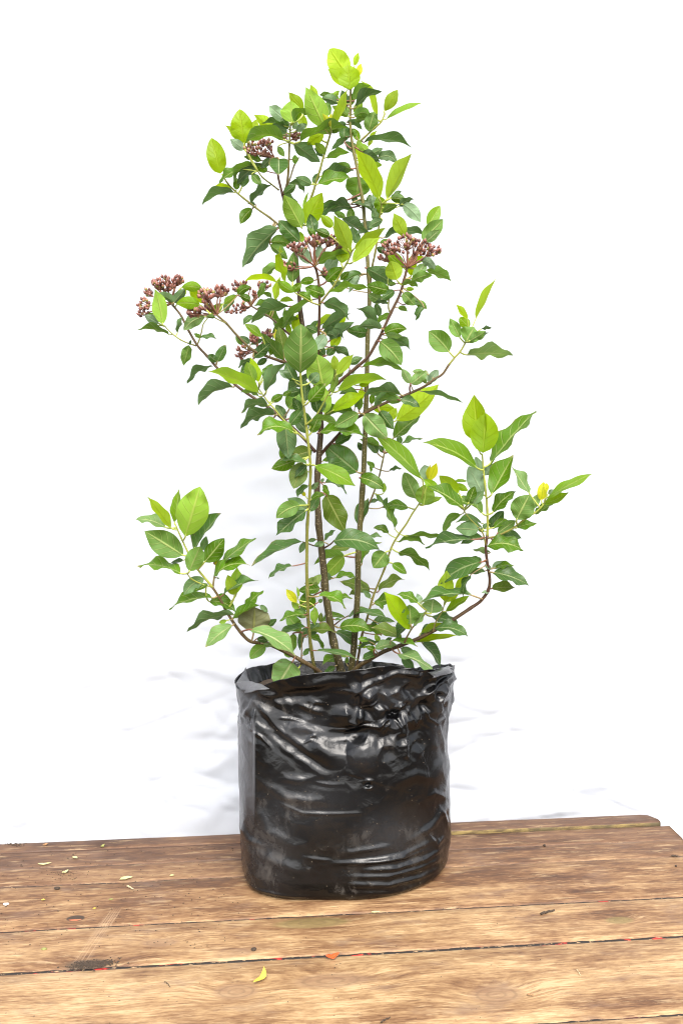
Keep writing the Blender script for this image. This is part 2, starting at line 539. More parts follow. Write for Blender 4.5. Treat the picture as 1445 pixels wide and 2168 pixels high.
for (v0, red, w) in ((-0.4084, 0.15, 0.004), (-0.2518, 1.0, 0.005), (-0.1550, 0.8, 0.004), (-0.0335, 0.1, 0.004), (0.0227, 0.1, 0.003)):
    mname = "red_joint_paint" if red > 0.5 else "dark_joint_dirt"
    fm = bpy.data.materials.get(mname) or filler_material(mname, red)
    vs, fs = [], []
    us = np.linspace(-1.0, 0.59, 200)
    for u in us:
        z = -0.0022 + 0.0010 * mnoise.noise(Vector((u * 70, v0 * 50, 0)))
        for y, zz in ((-w, -0.02), (-w, z), (w, z), (w, -0.02)):
            vs.append((u, v0 + y, zz))
    for i in range(len(us) - 1):
        for j in range(4):
            fs.append((i * 4 + j, (i + 1) * 4 + j, (i + 1) * 4 + (j + 1) % 4, i * 4 + (j + 1) % 4))
    put("joint_filler", mesh("joint_filler", vs, fs, [fm]), table)

# the yard the table stands on, out of the photograph's frame
def build_ground():
    m, nt, out = new_mat("packed_earth")
    tc = N(nt, 'ShaderNodeTexCoord')
    n1 = noise_n(nt, tc.outputs['Object'], 3.0, 7, 0.65)
    p = N(nt, 'ShaderNodeBsdfPrincipled', i_Roughness=0.95)
    nt.links.new(mix_c(nt, n1, (0.045, 0.036, 0.028), (0.12, 0.10, 0.08)), p.inputs['Base Color'])
    nt.links.new(p.outputs[0], out.inputs[0])
    s = 60.0
    o = put("ground", mesh("ground", [(-s, -s, -0.74), (s, -s, -0.74), (s, s, -0.74), (-s, s, -0.74)], [(0, 1, 2, 3)], [m], smooth=False))
    o['kind'] = 'structure'

build_ground()
for lx, ly in ((-0.95, -0.40), (-0.95, 0.06), (0.53, -0.40), (0.53, 0.06)):
    vs = [(lx + dx * k, ly + dy * k, z) for z, k in ((-0.74, 0.8), (-0.031, 1.0)) for dx, dy in ((-.03, -.03), (.03, -.03), (.03, .03), (-.03, .03))]
    fs = [(3, 2, 1, 0), (4, 5, 6, 7), (0, 1, 5, 4), (1, 2, 6, 5), (2, 3, 7, 6), (3, 0, 4, 7)]
    lg = put("leg", mesh("leg", vs, fs, [WOOD], smooth=False), table)
    lg['wear'] = 0.35
# ================================================================ black plastic grow bag
def bag_material():
    m, nt, out = new_mat("black_polythene")
    tc = N(nt, 'ShaderNodeTexCoord')
    o = tc.outputs['Object']
    big = noise_n(nt, scaled(nt, o, (14, 14, 18)), 1.0, 5, 0.6, 0.6)
    mid = noise_n(nt, scaled(nt, o, (60, 60, 44)), 1.0, 5, 0.62, 0.5)
    fine = noise_n(nt, scaled(nt, o, (420, 420, 300)), 1.0, 3, 0.6)
    dust = N(nt, 'ShaderNodeAttribute', attribute_type='GEOMETRY', attribute_name='dust')
    pale = N(nt, 'ShaderNodeAttribute', attribute_type='GEOMETRY', attribute_name='grey_sheen')
    dm = math_n(nt, 'MULTIPLY', ramp(nt, math_n(nt, 'ADD', math_n(nt, 'MULTIPLY', big, 0.5), math_n(nt, 'MULTIPLY', mid, 0.5)), 0.50, 0.70), dust.outputs['Fac'])
    dm = math_n(nt, 'MULTIPLY', dm, math_n(nt, 'ADD', 0.45, math_n(nt, 'MULTIPLY', fine, 0.9)), clamp=True)
    col = mix_c(nt, dm, (0.0008, 0.0008, 0.0010), (0.075, 0.067, 0.058))
    vor = N(nt, 'ShaderNodeTexVoronoi', i_Scale=1.0)
    nt.links.new(scaled(nt, o, (150, 150, 150)), vor.inputs['Vector'])
    sp = math_n(nt, 'MULTIPLY', math_n(nt, 'SUBTRACT', 1.0, ramp(nt, vor.outputs['Distance'], 0.06, 0.11)), ramp(nt, mid, 0.5, 0.6))
    col = mix_c(nt, math_n(nt, 'MULTIPLY', sp, 0.6), col, (0.24, 0.19, 0.13))
    col = mix_c(nt, math_n(nt, 'MULTIPLY', pale.outputs['Fac'], math_n(nt, 'ADD', 0.5, math_n(nt, 'MULTIPLY', mid, 0.8))), col, (0.115, 0.118, 0.128))  # grey sheen mixed into the base colour of the film
    p = N(nt, 'ShaderNodeBsdfPrincipled')
    p.inputs['IOR'].default_value = 1.40
    nt.links.new(col, p.inputs['Base Color'])
    r = math_n(nt, 'ADD', 0.09, math_n(nt, 'MULTIPLY', big, 0.20))
    r = math_n(nt, 'ADD', r, math_n(nt, 'MULTIPLY', dm, 0.55))
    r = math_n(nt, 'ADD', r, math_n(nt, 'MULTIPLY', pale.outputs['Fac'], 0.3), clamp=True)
    nt.links.new(r, p.inputs['Roughness'])
    b1 = N(nt, 'ShaderNodeBump', i_Strength=0.30, i_Distance=0.004)
    nt.links.new(mid, b1.inputs['Height'])
    b2 = N(nt, 'ShaderNodeBump', i_Strength=0.10, i_Distance=0.0006)
    nt.links.new(fine, b2.inputs['Height'])
    nt.links.new(b1.outputs[0], b2.inputs['Normal'])
    nt.links.new(b2.outputs[0], p.inputs['Normal'])
    nt.links.new(p.outputs[0], out.inputs[0])
    return m

BAG = bag_material()
BCX = 0.008

def bag_shape():
    zz = lambda px, py: at(px, py, 0.0)
    L = [zz(*q) for q in ((522, 1893), (517, 1866), (513, 1800), (511, 1740), (508, 1650), (505, 1580), (504, 1530), (508, 1490), (503, 1450), (503, 1400))]
    Rr = [zz(*q) for q in ((940, 1866), (951, 1810), (955, 1765), (953, 1700), (948, 1620), (945, 1560), (945, 1520), (953, 1475), (957, 1430), (957, 1400))]
    lz, lx = np.array([p.z for p in L]), np.array([p.x for p in L])
    rz, rx = np.array([p.z for p in Rr]), np.array([p.x for p in Rr])
    return (lz, lx), (rz, rx)

(LZ, LX), (RZ, RX) = bag_shape()
FZ = np.array([0.0, 0.03, 0.08, 0.14, 0.185, 0.21, 0.245, 0.275, 0.30, 0.34])
FY = np.array([-0.1245, -0.1265, -0.1230, -0.1180, -0.1140, -0.1085, -0.0950, -0.0870, -0.0865, -0.0905])
BZ = np.array([0.0, 0.05, 0.15, 0.25, 0.34])
BY = np.array([0.100, 0.107, 0.109, 0.105, 0.106])

RIM = [(600, 1455, -.100), (640, 1447, -.105), (690, 1437, -.108), (745, 1426, -.108), (785, 1417, -.105), (850, 1417, -.1),
       (900, 1421, -.085), (945, 1418, -.05), (957, 1413, 0.0), (947, 1411, .05), (900, 1414, .085), (850, 1412, .1), (800, 1404, .106),
       (690, 1400, .106), (600, 1400, .103), (560, 1405, .095), (522, 1413, .065), (506, 1440, .0), (503, 1452, -.035), (530, 1462, -.085), (568, 1459, -.097)]
rim3 = [at(*r) for r in RIM]
rim_a = np.array([math.atan2(p.y / 0.108, (p.x - BCX) / 0.172) for p in rim3])
rim_z = np.array([p.z for p in rim3])
_o = np.argsort(rim_a)
rim_a, rim_z = rim_a[_o], rim_z[_o]

def rim_height(th):
    return np.interp(np.mod(th + np.pi, 2 * np.pi) - np.pi, np.concatenate([rim_a - 2 * np.pi, rim_a, rim_a + 2 * np.pi]), np.tile(rim_z, 3))

def section(th, z, inset=0.0):
    """point of the bag wall at angle th (array) and height z (array)"""
    lx, rx = np.interp(z, LZ[::1], LX), np.interp(z, RZ, RX)
    xa = np.cos(th) * 222 + 728
    yb = np.interp(xa, [500, 545, 620, 735, 790, 850, 900, 950], [1520, 1515, 1572, 1640, 1618, 1600, 1640, 1690])
    zf = z - (1605 - yb) * 0.00062 * (1 - smooth01((z - 0.27) / 0.05)) * smooth01((z - 0.06) / 0.08)
    fy, by = np.interp(zf, FZ, FY), np.interp(z, BZ, BY)
    c, s = np.cos(th), np.sin(th)
    n = np.where((c < 0), 4.4, 2.08)
    n = np.where((s > 0), 3.0, n)
    cc = np.sign(c) * np.abs(c) ** (2 / n)
    ss = np.sign(s) * np.abs(s) ** (2 / n)
    cx = (lx + rx) / 2
    hw = (rx - lx) / 2 - inset
    x = cx + hw * cc
    y = np.where(s < 0, -(fy + inset) * -ss * -1.0, (by - inset) * ss)
    y = np.where(s < 0, (fy + inset) * -ss, y)
    x = BCX + (x - BCX) * np.where(y < 0, 1 + y / CAM_D, 1.0)
    return x, y

def build_bag():
    front = np.linspace(math.pi, 2 * math.pi, 330, endpoint=False)
    back = np.linspace(0, math.pi, 110, endpoint=False)
    th = np.concatenate([back, front])
    nt_, nz = len(th), 230
    tt = np.linspace(0, 1, nz)
    TH, T = np.meshgrid(th, tt)
    RZ_ = rim_height(TH) + np.array([0.0032 * mnoise.noise(Vector((math.cos(a) * 7, math.sin(a) * 7, 3.3))) for a in th])[None, :] * (0.35 + 0.65 * smooth01((np.cos(TH) + 0.2) / 0.5))
    Z = 0.0012 + T * (RZ_ - 0.0012)
    X, Y = section(TH, Z)
    # rounded foot with a pinched seam
    foot = np.clip(1 - Z / 0.012, 0, 1) ** 2 * 0.006
    k = 1 - foot / 0.14
    X, Y = BCX + (X - BCX) * k, Y * k
    V = np.stack([X.ravel(), Y.ravel(), Z.ravel()], 1)
    # outward direction from the smooth wall
    g = V.reshape(nz, nt_, 3)
    du = np.roll(g, -1, 1) - np.roll(g, 1, 1)
    dv = np.gradient(g, axis=0)
    nrm = np.cross(du, dv).reshape(-1, 3)
    nrm /= np.maximum(1e-9, np.linalg.norm(nrm, axis=1))[:, None]
    P = survey(V)
    fr = smooth01((-nrm[:, 1] + 0.25) / 0.35)
    h = np.zeros(len(V))
    def ridge(pts, w, mm, taper=0.6):
        nonlocal h
        mm *= 1.35
        d, s, a = line_dist(P, pts)
        env = np.sin(np.pi * np.clip(a, 0.02, 0.98)) ** taper
        h += fr * mm * 0.001 * env * np.exp(-(d / w) ** 2)
    def step(pts, w, mm, side):
        nonlocal h
        d, s, a = line_dist(P, pts)
        sd_ = d * s * side
        env = np.sin(np.pi * np.clip(a, 0.03, 0.97)) ** 0.4
        h += fr * mm * 0.001 * env * (1 / (1 + np.exp(-sd_ / 2.2))) * np.exp(-np.maximum(sd_, 0) / w)
    def bump(cx, cy, rx, ry, mm, rot=0.0):
        nonlocal h
        mm *= 1.5
        dx, dy = P[:, 0] - cx, P[:, 1] - cy
        c, s = math.cos(rot), math.sin(rot)
        a, b = (dx * c + dy * s) / rx, (-dx * s + dy * c) / ry
        h += fr * mm * 0.001 * np.exp(-(a * a + b * b) ** 1.4)
    # big fold running down from the left rim to the middle; the sheet above it lies proud
    step([(520, 1468), (548, 1502), (585, 1545), (625, 1577), (668, 1606), (705, 1630), (738, 1640)], 46, 6.0, -1)
    ridge([(545, 1535), (600, 1585), (660, 1625), (700, 1650)], 7, 1.4)
    step([(705, 1480), (700, 1545), (716, 1590), (722, 1600)], 22, -3.5, -1)
    bump(762, 1592, 38, 34, 6.0)
    bump(690, 1590, 34, 16, 4.5, 0.6)
    bump(636, 1536, 20, 14, 2.6)
    bump(662, 1548, 18, 8, 1.8, 0.3)
    # crumpled knots in the upper right
    for cx, cy, rx, ry, mm, rt in ((745, 1522, 30, 22, 5, 0.2), (726, 1505, 14, 12, 3, 0), (770, 1475, 22, 17, 5, -0.5), (757, 1478, 6, 17, -3, 0.2),
                                   (785, 1472, 12, 14, 4, -0.4), (820, 1483, 22, 15, 5, 0.7), (845, 1470, 24, 10, 4, 0.5), (806, 1512, 20, 20, 4, 0),
                                   (762, 1512, 7, 14, 3.5, 0.2), (752, 1560, 28, 20, -4.5, -0.3), (800, 1545, 12, 26, 2.5, 0.4),
                                   (828, 1510, 13, 9, -7, 0), (840, 1496, 18, 7, 3, -0.6), (905, 1470, 12, 18, 3.5, 0.5), (928, 1470, 16, 20, 5, 0.4),
                                   (925, 1472, 6, 7, -4, 0), (918, 1500, 16, 14, 4, 0), (938, 1500, 8, 16, -3, 0), (896, 1495, 14, 10, -4, 0.5),
                                   (870, 1460, 16, 20, -4, 0), (700, 1440, 40, 10, 2, -0.2), (640, 1470, 60, 12, -3.0, -0.1), (880, 1560, 30, 40, -2.5, 0),
                                   (935, 1625, 18, 26, 3, 0.3), (880, 1590, 12, 14, 2, 0), (660, 1500, 24, 6, 2.2, 0.3), (570, 1470, 20, 6, 2, 0.1)):
        bump(cx, cy, rx, ry, mm, rt)
    for pts, w, mm in (([(740, 1460), (790, 1440), (840, 1424), (900, 1428)], 5, 2.6), ([(735, 1478), (775, 1450), (820, 1437)], 4, 2.0),
                       ([(760, 1496), (790, 1488), (800, 1480)], 2.2, 2.4), ([(808, 1490), (824, 1505), (830, 1518)], 2.2, 2.6),
                       ([(832, 1518), (845, 1494), (856, 1490)], 2.2, 3.0), ([(834, 1520), (846, 1540), (852, 1560)], 2.5, 2.2),
                       ([(855, 1490), (868, 1515), (880, 1540)], 4, 2.4), ([(848, 1510), (855, 1540), (857, 1600), (862, 1606)], 4.5, 3.0),
                       ([(700, 1495), (705, 1530), (730, 1545), (770, 1535), (800, 1540), (815, 1520)], 3, 2.4),
                       ([(800, 1545), (812, 1528), (826, 1518)], 2.2, 2.4), ([(895, 1490), (905, 1520), (922, 1530), (940, 1510)], 2.2, 3.0),
                       ([(922, 1530), (932, 1570), (940, 1600)], 3.5, 2.2), ([(880, 1478), (915, 1455), (950, 1428)], 3, 2.6),
                       ([(905, 1462), (935, 1440), (952, 1430)], 2.2, 2.0), ([(937, 1462), (925, 1485), (928, 1505)], 1.8, 2.0),
                       ([(640, 1492), (656, 1498), (668, 1484), (690, 1490)], 2, 1.8), ([(590, 1520), (615, 1522), (640, 1527)], 2, 1.6),
                       ([(650, 1562), (665, 1556), (685, 1570)], 3, 2.2), ([(640, 1575), (656, 1565), (680, 1575)], 2.4, 1.6),
                       # left gusset creases
                       ([(537, 1530), (538, 1600), (540, 1700)], 2.5, 2.4), ([(512, 1520), (530, 1500), (545, 1470)], 5, 3.5),
                       ([(520, 1535), (533, 1545), (545, 1480)], 3, 2.4), ([(535, 1550), (552, 1560), (577, 1585)], 3, 1.5),
                       ([(510, 1740), (530, 1775), (560, 1790)], 6, 2.0), ([(525, 1870), (540, 1884), (600, 1895), (660, 1899)], 3, 2.2),
                       # horizontal drags
                       ([(590, 1700), (640, 1722), (700, 1724), (770, 1722)], 3.5, 1.4), ([(660, 1655), (700, 1662), (716, 1666)], 3, 1.2),
                       ([(560, 1660), (610, 1690), (700, 1700)], 9, 1.6), ([(580, 1650), (640, 1652), (690, 1640)], 8, 1.4),
                       ([(700, 1830), (770, 1829), (850, 1812), (925, 1778)], 5, 2.6), ([(745, 1826), (800, 1824), (860, 1815), (905, 1800)], 3.5, 2.2),
                       ([(770, 1844), (840, 1838), (900, 1820), (940, 1795)], 5, 2.6), ([(740, 1858), (820, 1855), (890, 1838), (940, 1815)], 5, 2.4),
                       ([(740, 1875), (820, 1873), (890, 1858), (938, 1835)], 5, 2.6), ([(760, 1892), (840, 1890), (900, 1872), (935, 1850)], 4, 2.4),
                       ([(720, 1810), (780, 1800), (830, 1790)], 6, 1.8), ([(700, 1825), (680, 1822), (640, 1815)], 3, 1.0),
                       ([(870, 1780), (915, 1750), (945, 1710)], 7, 2.4), ([(900, 1760), (925, 1790), (945, 1770)], 5, 1.8),
                       ([(905, 1690), (920, 1680), (945, 1690)], 6, 1.8), ([(930, 1710), (942, 1730), (950, 1760)], 4, 1.8),
                       ([(830, 1660), (880, 1640), (930, 1650)], 10, 1.8), ([(540, 1800), (600, 1830), (650, 1850)], 12, 2.2),
                       ([(530, 1690), (570, 1760), (620, 1790)], 12, 2.0)):
        ridge(pts, w, mm)
    bump(778, 1663, 7, 6, -3.2)
    bump(778, 1654, 9, 4, 1.6)
    bump(781, 1669, 6, 3, 1.6)
    for i in range(len(V)):
        v = V[i]
        q = Vector((v[0] * 9, v[1] * 9, v[2] * 7))
        top = min(1.0, max(0.0, (v[2] - 0.19) / 0.06)) * (0.22 + 0.78 * float(smooth01((P[i][0] - 690) / 60)))
        h[i] += 0.0042 * mnoise.noise(q) + 0.0018 * mnoise.noise(q * 2.3 + Vector((3, 7, 1)))
        w_ = mnoise.noise(Vector((v[0] * 26 + v[2] * 9, v[1] * 26, v[2] * 30 - v[0] * 8)))
        h[i] += (0.0008 + 0.0024 * top) * (1 - 2 * abs(w_))
        w_ = mnoise.noise(Vector((v[0] * 60, v[1] * 60, v[2] * 62 + v[0] * 30)))
        h[i] += (0.0002 + 0.0010 * top) * (1 - 2 * abs(w_))
        w_ = mnoise.noise(Vector((v[0] * 24 - v[2] * 10, v[1] * 24, v[2] * 25 + v[0] * 14)) + Vector((4, 2, 9)))
        h[i] += (0.0005 + 0.0036 * top) * max(0.0, 1 - 2.2 * abs(w_)) ** 2.2
    h *= smooth01(V[:, 2] / 0.02) * 0.85 + 0.15
    V = V + nrm * h[:, None]
    V[:, 2] = np.maximum(V[:, 2], 0.0012)
    # inner wall, following the outer one, down to the soil
    outer_top = V.reshape(nz, nt_, 3)[-1]
    rows = []
    for q, (drop, ins) in enumerate(((0.0006, 0.0012), (0.004, 0.0026), (0.012, 0.006), (0.024, 0.011), (0.036, 0.017), (0.05, 0.022))):
        r = outer_top.copy()
        c = np.array([BCX, 0.0])
        d = r[:, :2] - c
        ln = np.linalg.norm(d, axis=1)[:, None]
        wob = np.array([mnoise.noise(Vector((a * 3.0, q * 0.6, 2.0))) for a in np.cos(th) * 2 + np.sin(th) * 3]) * 0.004 * q / 3
        r[:, :2] = c + d * (1 - (ins + wob[:, None]) / ln)
        r[:, 2] -= drop
        rows.append(r)
    ALL = np.concatenate([V] + rows, 0)
    nr = nz + len(rows)
    faces = [(j * nt_ + i, j * nt_ + (i + 1) % nt_, (j + 1) * nt_ + (i + 1) % nt_, (j + 1) * nt_ + i) for j in range(nr - 1) for i in range(nt_)]
    faces.append(tuple(range(nt_))[::-1])
    # dust where the sheet is dirty; sheen of sky and cloth painted in grey
    Pa = survey(ALL)
    dust = np.full(len(ALL), 0.01)
    grey_sheen = np.zeros(len(ALL))
    for cx, cy, rx, ry, a in ((600, 1500, 70, 26, 0.8), (610, 1710, 90, 60, 0.45), (680, 1755, 60, 22, 0.55), (820, 1780, 120, 40, 0.5),
                              (610, 1850, 110, 50, 0.85), (700, 1885, 150, 22, 0.9), (560, 1790, 50, 60, 0.7), (830, 1590, 60, 30, 0.6),
                              (850, 1678, 60, 14, 0.6), (880, 1830, 60, 30, 0.35), (560, 1540, 24, 20, 0.9), (620, 1440, 60, 12, 0.3)):
        dust = np.maximum(dust, a * np.exp(-((Pa[:, 0] - cx) / rx) ** 2 - ((Pa[:, 1] - cy) / ry) ** 2))
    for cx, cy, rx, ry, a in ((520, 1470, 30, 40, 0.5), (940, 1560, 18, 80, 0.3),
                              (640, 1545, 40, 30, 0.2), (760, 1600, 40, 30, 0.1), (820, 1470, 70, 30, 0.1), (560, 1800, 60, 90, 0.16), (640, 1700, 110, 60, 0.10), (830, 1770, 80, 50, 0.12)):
        grey_sheen = np.maximum(grey_sheen, a * np.exp(-((Pa[:, 0] - cx) / rx) ** 2 - ((Pa[:, 1] - cy) / ry) ** 2))
    lefts = smooth01((541 - Pa[:, 0]) / 4) * smooth01((Pa[:, 1] - 1510) / 40) * (1 - smooth01((Pa[:, 1] - 1660) / 130))  # left panel's pale reflection, put into the colour with a sharp edge
    grey_sheen = np.maximum(grey_sheen, 0.55 * lefts)
    me = mesh("bag_wall", ALL, faces, [BAG], attrs={'dust': dust, 'grey_sheen': grey_sheen})
    return me

bag = empty("grow_bag", (0, 0, 0))
tag(bag, "glossy black crumpled plastic grow bag standing on the wooden table", "grow bag")
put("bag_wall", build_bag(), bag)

def flap(name, pts, thick=0.0012, grey_sheen=0.7, label=None):
    """a turned-over piece of the rim: rows of measured 3-D points lofted into a thin curled sheet"""
    rows = [[at(*p) for p in r] for r in pts]
    verts, faces = [], []
    grid = []
    for r in rows:
        grid.append([Vector(q) for q in catmull([tuple(p) for p in r], 7)])
    cols = list(zip(*grid))
    dense = [[Vector(q) for q in catmull([tuple(p) for p in c], 6)] for c in cols]
    nu, nv = len(dense), len(dense[0])
    for c in dense:
        for q in c:
            w = 0.0010 * mnoise.noise(q * 60)
            verts.append(q + Vector((w, w, w)))
    for i in range(nu - 1):
        for j in range(nv - 1):
            faces.append((i * nv + j, (i + 1) * nv + j, (i + 1) * nv + j + 1, i * nv + j + 1))
    o = put(name, mesh(name, verts, faces, [BAG], attrs={'dust': [0.25] * len(verts), 'grey_sheen': [grey_sheen] * len(verts)}), bag)
    s = o.modifiers.new("thickness", 'SOLIDIFY')
    s.thickness = thick
    if label:
        o['label'] = label
    return o

# left corner: the rim is folded outwards and shows its dull grey inside
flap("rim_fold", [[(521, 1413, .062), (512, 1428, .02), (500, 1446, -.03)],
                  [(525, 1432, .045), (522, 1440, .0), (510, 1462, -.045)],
                  [(524, 1444, .03), (530, 1447, -.03), (516, 1470, -.06)]], grey_sheen=0.9, label="grey folded left corner of the rim")
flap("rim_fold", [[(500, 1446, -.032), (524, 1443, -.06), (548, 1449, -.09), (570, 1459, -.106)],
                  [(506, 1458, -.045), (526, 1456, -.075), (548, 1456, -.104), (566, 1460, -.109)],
                  [(515, 1469, -.06), (530, 1467, -.09), (545, 1462, -.108), (562, 1461, -.111)]], grey_sheen=0.8, label="grey strip of rim turned down at the left front")
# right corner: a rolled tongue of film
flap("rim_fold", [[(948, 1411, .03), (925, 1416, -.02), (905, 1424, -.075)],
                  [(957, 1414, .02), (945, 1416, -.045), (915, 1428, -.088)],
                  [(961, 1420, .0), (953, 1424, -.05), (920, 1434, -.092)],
                  [(957, 1426, .0), (945, 1428, -.05), (915, 1436, -.090)]], grey_sheen=0.35, label="rolled tongue of black film at the right corner")

# soil
def build_soil():
    th = np.linspace(0, 2 * math.pi, 72, endpoint=False)
    verts, faces = [(BCX, 0, 0.297)], []
    for r in range(1, 13):
        x, y = section(th, np.full(72, 0.27), inset=0.012)
        for i in range(72):
            k = r / 12
            p = Vector((BCX + (x[i] - BCX) * k, y[i] * k, 0))
            p.z = 0.284 + 0.014 * (1 - k) + 0.006 * mnoise.noise(p * 40) + 0.003 * mnoise.noise(p * 120)
            verts.append(p)
    for i in range(72):
        faces.append((0, 1 + i, 1 + (i + 1) % 72))
    for r in range(11):
        for i in range(72):
            a, b = 1 + r * 72 + i, 1 + r * 72 + (i + 1) % 72
            faces.append((a, a + 72, b + 72, b))
    m, nt, out = new_mat("dark_potting_soil")
    tc = N(nt, 'ShaderNodeTexCoord')
    n = noise_n(nt, tc.outputs['Object'], 160, 6, 0.7)
    col = mix_c(nt, n, (0.02, 0.013, 0.009), (0.10, 0.065, 0.04))
    p = N(nt, 'ShaderNodeBsdfPrincipled', i_Roughness=0.95)
    nt.links.new(col, p.inputs['Base Color'])
    nt.links.new(p.outputs[0], out.inputs[0])
    o = put("potting_soil", mesh("potting_soil", verts, faces, [m]))
    tag(o, "dark potting soil inside the black grow bag", "soil", kind='stuff')

build_soil()
# ================================================================ flowering shrub
shrub = empty("viburnum_shrub", (0, 0, 0.29))
tag(shrub, "leggy green evergreen shrub with purple bud clusters growing from the black bag", "shrub")
SHRUB_Z = 0.29
ORIGIN = {'A': (400, 90), 'B': (600, 90), 'C': (420, 370), 'D': (660, 370), 'E': (280, 560), 'F': (480, 640), 'G': (680, 600), 'H': (860, 560),
          'I': (480, 850), 'J': (720, 830), 'K': (960, 830), 'L': (280, 1020), 'M': (380, 1180), 'N': (520, 1080), 'O': (620, 1180), 'Q': (840, 1080)}
ZOOM = 1445 / 300.0
PX = CAM_D / F_PX            # metres per photo pixel at the plant

def stem_material():
    m, nt, out = new_mat("shrub_bark")
    tc = N(nt, 'ShaderNodeTexCoord')
    g = N(nt, 'ShaderNodeAttribute', attribute_type='GEOMETRY', attribute_name='green')
    th = N(nt, 'ShaderNodeAttribute', attribute_type='GEOMETRY', attribute_name='old')
    n1 = noise_n(nt, scaled(nt, tc.outputs['Object'], (90, 90, 28)), 1.0, 5, 0.6)
    bark = mix_c(nt, ramp(nt, n1, 0.35, 0.68), (0.017, 0.009, 0.0065), (0.040, 0.033, 0.010))
    young = mix_c(nt, n1, (0.045, 0.016, 0.011), (0.085, 0.035, 0.019))
    col = mix_c(nt, th.outputs['Fac'], young, bark)
    grn = mix_c(nt, n1, (0.22, 0.26, 0.030), (0.34, 0.36, 0.055))
    col = mix_c(nt, g.outputs['Fac'], col, grn)
    vor = N(nt, 'ShaderNodeTexVoronoi', i_Scale=1.0)
    nt.links.new(scaled(nt, tc.outputs['Object'], (330, 330, 210)), vor.inputs['Vector'])
    dots = math_n(nt, 'MULTIPLY', math_n(nt, 'SUBTRACT', 1.0, ramp(nt, vor.outputs['Distance'], 0.16, 0.30)), th.outputs['Fac'])
    col = mix_c(nt, math_n(nt, 'MULTIPLY', dots, 0.8), col, (0.33, 0.26, 0.15))
    b = N(nt, 'ShaderNodeBump', i_Strength=0.5, i_Distance=0.0006)
    nt.links.new(math_n(nt, 'ADD', n1, math_n(nt, 'MULTIPLY', dots, 0.6)), b.inputs['Height'])
    p = N(nt, 'ShaderNodeBsdfPrincipled', i_Roughness=0.5)
    p.inputs['Specular IOR Level'].default_value = 0.35
    nt.links.new(col, p.inputs['Base Color'])
    nt.links.new(b.outputs[0], p.inputs['Normal'])
    nt.links.new(p.outputs[0], out.inputs[0])
    return m

STEM = stem_material()
SAMPLES = []      # (px, py, Y, radius) along every stem: where the leaf stalks join

def stem(name, pts, Ys, w, green=(0, 0), old=0.0, tile=None, label=None):
    """pts in photo pixels (or tile pixels), Ys distances (start, ..., end), w widths in photo px (start, end)"""
    if tile:
        ox, oy = ORIGIN[tile]
        pts = [(ox + x / ZOOM, oy + y / ZOOM) for x, y in pts]
    n = len(pts)
    yk = np.interp(np.linspace(0, 1, n), np.linspace(0, 1, len(Ys)), Ys)
    p3 = [at(x, y, Y) for (x, y), Y in zip(pts, yk)]
    path = catmull([tuple(p) for p in p3], 6)
    m = len(path)
    wob = [Vector((mnoise.noise(Vector(p) * 30), mnoise.noise(Vector(p) * 30 + Vector((9, 0, 0))), 0)) * 0.0007 for p in path]
    path = [Vector(p) + q for p, q in zip(path, wob)]
    rad = []
    for i in range(m):
        t = i / (m - 1)
        r = 0.54 * (w[0] + (w[1] - w[0]) * t) * PX
        d = abs(((i % 12) / 12.0) - 0.5) * 2          # slightly swollen nodes
        rad.append(r * (1.0 + 0.16 * max(0, d - 0.75) * 4))
    vs, fs = [], []
    tube(vs, fs, path, rad, 9)
    ga = [green[0] + (green[1] - green[0]) * i / (m - 1) for i in range(m) for _ in range(9)]
    oa = [old * (1 - 0.75 * (i / (m - 1))) for i in range(m) for _ in range(9)]
    vs = [v - Vector((0, 0, SHRUB_Z)) for v in vs]
    o = put(name, mesh(name, vs, fs, [STEM], attrs={'green': ga, 'old': oa}), shrub)
    if label:
        o['label'] = label
    pr = survey([tuple(p) for p in path])
    for i in range(m):
        SAMPLES.append((pr[i][0], pr[i][1], path[i].y, rad[i], min(1.0, ga[i * 9])))
    return o

stem("stem", [(724, 1432), (717, 1402), (706, 1360), (695, 1300), (688, 1240), (682, 1180), (675, 1110), (671, 1050), (672, 1000), (676, 950), (679, 900),
              (673, 840), (660, 780), (647, 720), (637, 670), (632, 600), (626, 540), (616, 495), (607, 450), (598, 412)], (.0, .0, .01, .02), (17, 5.5), (0.05, 0), 1.0)
stem("stem", [(742, 1432), (746, 1395), (752, 1330), (757, 1250), (758, 1180), (762, 1110), (767, 1040), (771, 960), (774, 880), (776, 800), (778, 720), (782, 640),
              (780, 580), (774, 500), (768, 430), (758, 370), (749, 325), (742, 270), (741, 235), (742, 190)], (.025, .02, .03, .03), (14, 4), (0.05, 0.35), 1.0)
stem("stem", [(672, 1432), (665, 1410), (658, 1370), (653, 1320), (650, 1250), (649, 1180), (651, 1110), (655, 1050), (657, 1000), (655, 960), (650, 920),
              (646, 890), (641, 850), (636, 800), (634, 765)], (-.01, -.05, -.07, -.075), (7.5, 4), (0.1, 1.0), 0.9)
stem("branch", [(690, 1436), (668, 1416), (640, 1400), (605, 1381), (565, 1363), (532, 1359), (512, 1342), (495, 1320), (478, 1292), (464, 1265), (450, 1244)], (-.01, -.05, -.06), (9, 4.5), (0.05, 0.1), 0.5)
stem("branch", [(450, 1244), (430, 1220), (413, 1198), (398, 1170), (384, 1140), (372, 1112)], (-.06, -.065), (5, 2.6), (0.75, 1.0))
stem("branch", [(450, 1244), (453, 1222), (456, 1205), (457, 1190)], (-.06, -.05), (4, 2.2), (0.15, 0.4))
stem("twig", [(448, 1243), (425, 1236), (405, 1226), (395, 1214)], (-.06, -.075), (3.2, 2.2), (0.7, 1.0))
